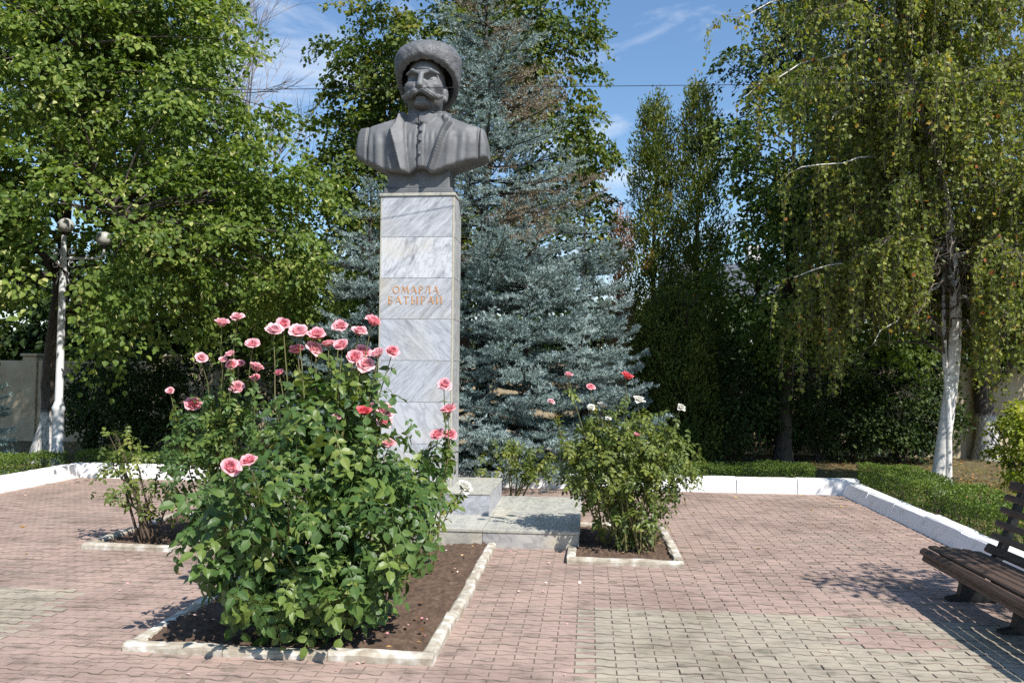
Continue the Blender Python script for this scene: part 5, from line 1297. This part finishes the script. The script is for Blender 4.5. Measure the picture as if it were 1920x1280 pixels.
def rose_bush(label, base, envs, n_leaf, unit, mk, flowers, n_cane, tmu=.3, woody=False, max_obj=300, root_r=.25, name='rose_bush', cane_r=.011, leafy_top=True, shell=.35):
    base = np.asarray(base, float); root = empty(name, label, 'rose bush', 'rose bushes in the beds', loc=base)
    LPs, LOs, LT = [], [], []
    vol = np.array([np.prod(e[1]) ** .7 * (e[2] if len(e) > 2 else 1) for e in envs]); vol /= vol.sum()
    for (c, r_, *_), f in zip(envs, vol):
        k = int(n_leaf * f); d = nrm(rng.normal(size=(k, 3))); rad = shell + (1 - shell) * rng.random((k, 1)) ** .55
        LPs.append(np.asarray(c) + d * np.asarray(r_) * rad); LOs.append(nrm(d / np.asarray(r_))); LT.append(np.zeros(k))
    cane_m = M['wood_cane'] if woody else M['cane']
    # canes to the flowers, leafy near the top
    for (p, dia_, kind) in flowers:
        p = np.asarray(p); ra, rb = rng.uniform(0, 6.283), root_r * rng.random() ** .5; s = base + np.array((math.cos(ra) * rb, math.sin(ra) * rb, 0.0)); top = p - np.array((0, 0, dia_ * .1))
        mid = s * .45 + top * .55; mid[2] = s[2] * .45 + top[2] * .55; mid[:2] = s[:2] * .35 + top[:2] * .65 + rng.normal(0, .06, 2)
        path = rough_path(bez(s, mid, top, 9), .010); mbc = MB(); tube(mbc, path, np.linspace(cane_r, .0042, 9), 5); to_local(mbc, base).obj('cane', cane_m, root, smooth=True)
        if leafy_top:
            for _ in range(9 if kind != 'bud' else 4):
                t = rng.uniform(.50, .93); q = np.array([np.interp(t, np.linspace(0, 1, 9), path[:, i]) for i in range(3)]); a = rng.uniform(0, 6.28)
                LPs.append(q[None]); LOs.append(np.array([(math.cos(a), math.sin(a), .15)])); LT.append(np.array([.28]))
        me = BUD if kind == 'bud' else BLOOM[kind][rng.integers(len(BLOOM[kind]))]
        fo = link('bloom', me, root); sc_ = dia_ * rng.uniform(.74, .92) * (1 if kind != 'bud' else 1.4)
        zax = Vector((rng.normal(.15, .3), rng.normal(-.65, .3), 1)).normalized(); qn = zax.to_track_quat('Z', 'Y') @ Quaternion((0, 0, 1), rng.uniform(0, 6.28))
        fo.location = Vector(top - base); fo.rotation_mode = 'QUATERNION'; fo.rotation_quaternion = qn; fo.scale = (sc_, sc_, sc_ * rng.uniform(1.0, 1.2))
        co = link('calyx', CALYX, fo)
    for k in range(n_cane):
        c, r_ = envs[rng.integers(len(envs))][:2]; e = np.asarray(c) + nrm(rng.normal(size=3) + np.array((0, 0, .8))) * np.asarray(r_) * rng.uniform(.6, 1.02)
        ra, rb = rng.uniform(0, 6.283), root_r * rng.random() ** .5; s = base + np.array((math.cos(ra) * rb, math.sin(ra) * rb, 0)); mid = s * .4 + e * .6; mid[:2] = s[:2] * .5 + e[:2] * .5 + rng.normal(0, .08, 2)
        path = rough_path(bez(s, mid, e, 8), .014 if woody else .008); mbc = MB(); tube(mbc, path, np.linspace(cane_r * (1.7 if woody else 1.2), .004, 8), 5); to_local(mbc, base).obj('cane', cane_m, root, smooth=True)
        for _ in range(6):
            t = rng.uniform(.45, 1.0); q = np.array([np.interp(t, np.linspace(0, 1, 8), path[:, i]) for i in range(3)]); a = rng.uniform(0, 6.28)
            LPs.append(q[None]); LOs.append(np.array([(math.cos(a), math.sin(a), .1)])); LT.append(np.array([.1]))
    Pn = np.concatenate(LPs); On = np.concatenate(LOs); Tn = np.concatenate(LT); k = Pn[:, 2] > .05; Pn, On, Tn = Pn[k], On[k], Tn[k]; n = len(Pn)
    Yd = On * .55 + rng.normal(0, .42, (n, 3)); Yd[:, 2] -= .55; Zd = np.array((.25, -.35, .45)) + On * .85 + rng.normal(0, .32, (n, 3)); X, Y, Z = axes(Yd, Zd)
    sc = unit * rng.uniform(.7, 1.2, n); Pn = Pn - Y * sc[:, None] * .6
    view = np.linalg.norm(Pn - np.array((0, 0, EYE)), axis=1); od = np.argsort(view); vi = rng.integers(0, 6, n)
    nob = min(max_obj, n)
    for q in od[:nob]:
        o = link('leaf', leaf_mesh(int(vi[q]), mk), root); mm = Matrix.Identity(4); l_ = Pn[q] - base
        for i in range(3): mm[i][0], mm[i][1], mm[i][2], mm[i][3] = X[q][i] * sc[q], Y[q][i] * sc[q], Z[q][i] * sc[q], l_[i]
        o.matrix_basis = mm
    rest = od[nob:]
    if len(rest):
        mb = MB()
        for v in range(6):
            s_ = rest[vi[rest] == v]
            inst(mb, *COMP[v], Pn[s_] - base, X[s_], Y[s_], Z[s_], sc[s_], np.clip(tmu + rng.normal(0, .16, len(s_)) + Tn[s_], 0, .93))
        tag(mb.obj('leaves', M[mk + '_mass'], root), kind='stuff')
    return root
def fl(lst, D, kind='pink', dpx=29):
    return [(AT(x, y + 5, D + rng.normal(0, .12)), (q[0] if q else dpx) / F_PX * D, kind) for (x, y, *q) in lst]

# front bed: the big dense bush
f1 = fl([(513, 618, 32), (531, 603, 26), (560, 621, 34), (593, 627, 32), (585, 650, 33), (558, 654, 28), (616, 643, 25), (642, 645, 31), (638, 610, 28), (672, 619, 28), (697, 601, 29), (679, 657, 30), (666, 667, 28), (686, 681, 30), (710, 661, 26), (735, 656, 28), (718, 769, 36), (717, 786, 28), (729, 829, 28), (634, 778, 22)], 6.4)
f1 += fl([(428, 874, 34), (468, 862, 32)], 5.45) + fl([(683, 770, 24)], 6.2, 'red') + fl([(555, 773, 13), (695, 756, 12)], 6.1, 'bud') + fl([(524, 696, 19)], 6.5)
cb = G(590, 1180); cb = np.array((cb[0], cb[1], .03))
env1 = [((-1.52, 5.95, .78), (.92, .72, .66)), ((-1.40, 6.05, 1.22), (.80, .62, .46), .55), ((-1.98, 5.9, .85), (.52, .5, .5)), ((-1.05, 5.95, .85), (.55, .55, .55)), ((-1.35, 6.3, 1.62), (.60, .45, .32), .5), ((-1.5, 5.85, .42), (.72, .55, .36)), ((-1.15, 5.85, .5), (.32, .4, .34))]
rose_bush('large dense pink rose bush filling the near front bed', cb, env1, 880, .185, 'rose_leaf', f1, 16, .30, root_r=.3)
# front bed, farther right: slender plants before the pillar, with white roses low down
f2 = fl([(832, 718, 27), (842, 766, 28), (822, 811, 28), (844, 812, 24)], 7.5) + fl([(867, 910, 30), (702, 886, 26), (748, 890, 30), (730, 880, 22), (764, 905, 24)], 7.6, 'white')
rose_bush('slender pink and white rose plant right of the big bush, before the pillar', (-.95, 7.7, .03), [((-.98, 7.6, .75), (.40, .4, .55)), ((-.75, 7.6, 1.05), (.22, .25, .42)), ((-1.5, 7.8, .8), (.5, .5, .6))], 280, .14, 'rose_leaf', f2, 9, .42, max_obj=200, root_r=.2)
# left bed, rear: tall plants
f3 = fl([(416, 604, 26), (446, 592, 21), (474, 643, 26), (377, 669, 22), (419, 671, 16), (434, 660, 20), (435, 679, 20), (448, 679, 20), (479, 687, 28), (479, 706, 19), (445, 724, 29), (362, 756, 29), (319, 729, 14)], 8.7)
cb = AT(405, 1000, 9.0)
rose_bush('tall pink rose plants at the rear of the left bed', (cb[0], 9.1, .03), [((cb[0] - .05, 9.0, .95), (.60, .55, .72)), ((cb[0] + .25, 8.9, 1.35), (.50, .4, .40)), ((cb[0] - .25, 9.0, 1.30), (.35, .4, .45))], 460, .14, 'rose_leaf', f3, 12, .40, max_obj=260, root_r=.2)
# left bed, front corner: sparse woody bush
cb = G(275, 1022)
rose_bush('small sparse woody rose bush at the corner of the left bed', (cb[0], cb[1], .03), [((cb[0] - .15, cb[1], .72), (.50, .3, .42)), ((cb[0] + .12, cb[1] + .1, .45), (.26, .22, .28)), ((cb[0] - .35, cb[1], 1.15), (.30, .2, .22))], 95, .115, 'rose_leaf_light', [], 9, .5, woody=True, max_obj=200, root_r=.08, shell=.5)
# right bed
f5 = fl([(1066, 700, 15), (1106, 722, 19), (1032, 749, 14)], 8.7) + fl([(1173, 702, 21)], 8.6, 'red') + fl([(1196, 747, 20), (1129, 757, 18), (1108, 760, 17), (1275, 760, 15), (1140, 780, 10)], 8.6, 'white') + fl([(1193, 811, 13)], 8.2)
rose_bush('rounded olive green rose bush with few blooms in the right bed', (1.35, 8.95, .03), [((1.32, 8.95, .95), (.74, .62, .62)), ((1.30, 8.9, 1.25), (.60, .5, .42)), ((1.75, 8.9, 1.0), (.45, .45, .45)), ((.98, 8.9, .95), (.42, .42, .5)), ((1.38, 8.9, .45), (.46, .42, .38)), ((.78, 8.9, 1.0), (.34, .34, .40))], 1400, .115, 'rose_leaf_light', f5, 26, .32, root_r=.30)
# behind the step
c6 = AT(965, 905, 12.3)
rose_bush('low rose plant behind the steps beside the pillar', (c6[0], 12.3, .0), [((c6[0] - .15, 12.3, .62), (.55, .3, .34)), ((c6[0] + .35, 12.2, .6), (.35, .3, .3))], 110, .14, 'rose_leaf_light', [], 9, .4, max_obj=120, root_r=.12)

# ================================================================ BENCH
bench = empty('park_bench', 'dark slatted wooden bench at the right edge of the plaza', 'bench')
BU0, BV0 = UV(G(1733, 1032, .40))[0], UV(G(1733, 1032, .40))[1] + .02
bench.location = P(BU0, BV0); bench.rotation_euler = (0, 0, -TH)
BL = 2.35
slats = [(.012, .335, R(62), .085, .028), (-.005, .398, R(40), .075, .045), (.085, .428, R(4), .085, .034), (.183, .424, R(-3), .080, .034), (.277, .416, R(-5), .080, .034), (.370, .407, R(-5), .080, .034), (.462, .402, R(-2), .080, .034),
         (.548, .450, R(58), .085, .032), (.600, .560, R(66), .060, .030), (.645, .675, R(68), .060, .030), (.688, .790, R(69), .060, .030), (.730, .905, R(70), .060, .030), (.768, 1.015, R(72), .085, .032)]
for i, (x, z, an, w, t) in enumerate(slats):
    mb = MB(); j0, j1 = rng.uniform(-.015, .015), rng.uniform(-.02, .02)
    box(mb, (-w / 2, -BL + j1, -t / 2), (w / 2, j0, t / 2), .012 if i != 1 else .018); o = mb.obj('slat', M['wood'], bench); o.location = (x, 0, z + rng.normal(0, .003)); o.rotation_euler = (0, -an, rng.normal(0, .003))
prof = [(.12, 0), (.54, 0), (.54, .025), (.46, .05), (.425, .14), (.44, .24), (.52, .315), (.60, .385), (.655, .52), (.72, .70), (.79, .90), (.83, 1.03), (.795, 1.05), (.745, .93), (.67, .73), (.60, .545), (.555, .43), (.50, .378), (.30, .390), (.10, .402), (.03, .372), (.02, .32), (.12, .305), (.21, .25), (.245, .15), (.22, .05), (.12, .025)]
for yv in (-.14, -1.05, -1.98):
    n = len(prof); V = [(x, yv, z) for x, z in prof] + [(x, yv - .075, z) for x, z in prof]; mb = MB(); mb.add(np.array(V), np.array([list(range(n))]))
    base = mb.n - 2 * n; mb.f.setdefault(n, []).append(np.array([[2 * n - 1 - k for k in range(n)]])); mb.t[n].append(np.full(1, .5))
    mb.f.setdefault(4, []).append(np.array([((k + 1) % n, k, n + k, n + (k + 1) % n) for k in range(n)])); mb.t.setdefault(4, []).append(np.full(n, .5))
    mb.obj('leg', M['iron'], bench)

# ================================================================ LAMP POST
lp = AT(112, 700, 15.9); lamp = empty('street_lamp', 'white street lamp post with two globes under the left linden', 'street lamp', loc=(lp[0], 15.9, -.03))
kz = 15.9 / F_PX
def lz(py): return float(AT(112, py, 15.9)[2]) + .03
mb = MB(); lathe(mb, [(.15, 0), (.15, .06), (.11, .10), (.104, lz(772)), (.122, lz(769)), (.122, lz(763)), (.095, lz(757)), (.074, lz(750)), (.065, lz(500)), (.052, lz(452)), (.05, lz(440))], sides=20); mb.obj('pole', M['metalwhite'], lamp, smooth=True)
def globe(dx, z):
    r = .155; mb = MB(); pr = [(r * math.sin(a), z + r * (1 - math.cos(a)) - .012) for a in np.linspace(.45, math.pi - .001, 16)]; lathe(mb, pr, (dx, 0, 0), 24); g = mb.obj('globe', M['globe'], lamp, smooth=True)
    mb = MB(); lathe(mb, [(.001, z - .05), (.05, z - .05), (.075, z - .01), (.078, z + .012), (.04, z + .014)], (dx, 0, 0), 16); mb.obj('globe_holder', M['iron'], g, smooth=True)
globe(.03, lz(436)); globe((188 - 112) * kz, lz(460))
za = lz(484)
mb = MB(); tube(mb, [(.05, 0, za), (.3, 0, za), (.6, 0, za + .0), (.76, 0, za + .02), ((188 - 112) * kz, 0, za + .09), ((188 - 112) * kz, 0, lz(463))], [.035, .03, .026, .026, .026, .024], 8); mb.obj('arm', M['metalwhite'], lamp, smooth=True)
def scroll(cx_, cz_, r0, turns, a0, sg=1):
    t = np.linspace(0, 1, 26); a = a0 + sg * t * turns * 6.283; rr = r0 * (1 - .55 * t); mb = MB(); tube(mb, np.stack([cx_ + rr * np.cos(a), 0 * t, cz_ + rr * np.sin(a)], 1), .012, 6); mb.obj('scroll', M['metalwhite'], lamp, smooth=True)
scroll(-.16, za + .14, .09, 1.1, -1.2, 1); scroll(.18, za + .13, .09, 1.1, 4.2, -1); scroll(.18, za - .12, .08, 1.1, 2.0, 1); scroll(-.16, za - .12, .08, 1.1, 1.2, -1)
for sg in (-1, 1):
    mb = MB(); tube(mb, [(sg * .06, 0, lz(506)), (sg * .12, 0, lz(512)), (sg * .10, 0, lz(520)), (sg * .14, 0, lz(532))], .012, 5); mb.obj('scroll', M['metalwhite'], lamp, smooth=True)

# ================================================================ OVERHEAD WIRE
wx = np.linspace(-26, 26, 41); a = AT(0, 173, 9.6); c = AT(1430, 159, 9.6)
zl = a[2] + (wx - a[0]) / (c[0] - a[0]) * (c[2] - a[2]); mb = MB(); tube(mb, np.stack([wx, np.full_like(wx, 9.6) , zl + .0009 * (wx - 0) ** 2 * .3], 1), .0042, 6)
tag(mb.obj('overhead_wire', M['cable'], smooth=True), 'thin black overhead wire crossing in front of the bust', 'wire')

# ================================================================ GROUND COVER AND LITTER
n = 26000; U = np.concatenate([rng.uniform(7.7, 13, n // 2), rng.uniform(-11, 11, n // 2)]); V_ = np.concatenate([rng.uniform(-3, 6, n // 2), rng.uniform(4.5, 9, n // 2)])
pos = ORG + U[:, None] * EU + V_[:, None] * EV; pos[:, 2] = -.035; k = (np.sin(U * 1.7) * np.sin(V_ * 2.1 + 1) + rng.normal(0, .5, n)) > -.2; pos = pos[k]; n = len(pos)
X, Y, Z = axes(np.array((0, 0, 1.0)) + rng.normal(0, .45, (n, 3)) * (1, 1, .2), rng.normal(size=(n, 3)))
mb = MB(); inst(mb, NEED_V, NEED_F, pos, X, Y, Z, np.stack([np.full(n, .010), rng.uniform(.05, .13, n), np.ones(n)], 1), np.clip(rng.normal(.6, .25, n), 0, 1)); tag(mb.obj('grass', M['grass']), 'patchy dry grass behind the hedges', kind='stuff')
def scatter(name, label, pts, size, mat, zc, tmu, tsd):
    n = len(pts); pts = np.array(pts); pts[:, 2] = zc + rng.uniform(0, .012, n); a = rng.uniform(0, 6.28, n); X, Y, Z = axes(np.stack([np.cos(a), np.sin(a), rng.normal(0, .15, n)], 1), np.array((0, 0, 1.0)) + rng.normal(0, .35, (n, 3)))
    mb = MB(); inst(mb, LEAF4_V, LEAF4_F, pts, X, Y, Z, size * rng.uniform(.6, 1.3, n), np.clip(rng.normal(tmu, tsd, n), 0, 1)); return tag(mb.obj(name, mat), label, kind='stuff')
def rp(n, u0_, u1_, v0_, v1_): return ORG + rng.uniform(u0_, u1_, (n, 1)) * EU + rng.uniform(v0_, v1_, (n, 1)) * EV
scatter('leaf_litter', 'fallen dry leaves under the trees behind the hedges', np.concatenate([rp(3800, -12, 12, 4.5, 10), rp(1500, 7.7, 13, -3, 6)]), .06, M['litter'], -.028, .5, .25)
scatter('fallen_leaves', 'a few fallen yellow leaves on the paving by the back kerb', np.concatenate([rp(26, 2.5, 6.4, 1.0, 3.3), rp(30, -6.8, 6.4, -4, 3.3)]), .045, M['litter'], .004, .7, .2)
pts = []
for key, cnt in (('front', 90), ('left', 60), ('right', 30)):
    b_ = BEDS[key]; pts.append(rp(cnt, b_[0] + .15, b_[1] - .15, b_[2] + .15, b_[3] - .1))
pts = np.concatenate(pts)
scatter('bed_litter', 'dry leaves and petals lying on the rose bed soil', pts, .035, M['litter'], .058, .6, .3)
scatter('fallen_petals', 'pink and white rose petals dropped round the beds', np.concatenate([rp(60, -1, 1.3, -5, -1.4), rp(40, -3.5, 2.5, -6, -1.5)]), .026, M['petal_litter'], .006, .5, .35)
p2 = rp(60, -.8, 1.1, -4.8, -1.5); scatter('bed_petals', 'rose petals lying on the soil of the front bed', p2, .028, M['petal_litter'], .062, .4, .35)
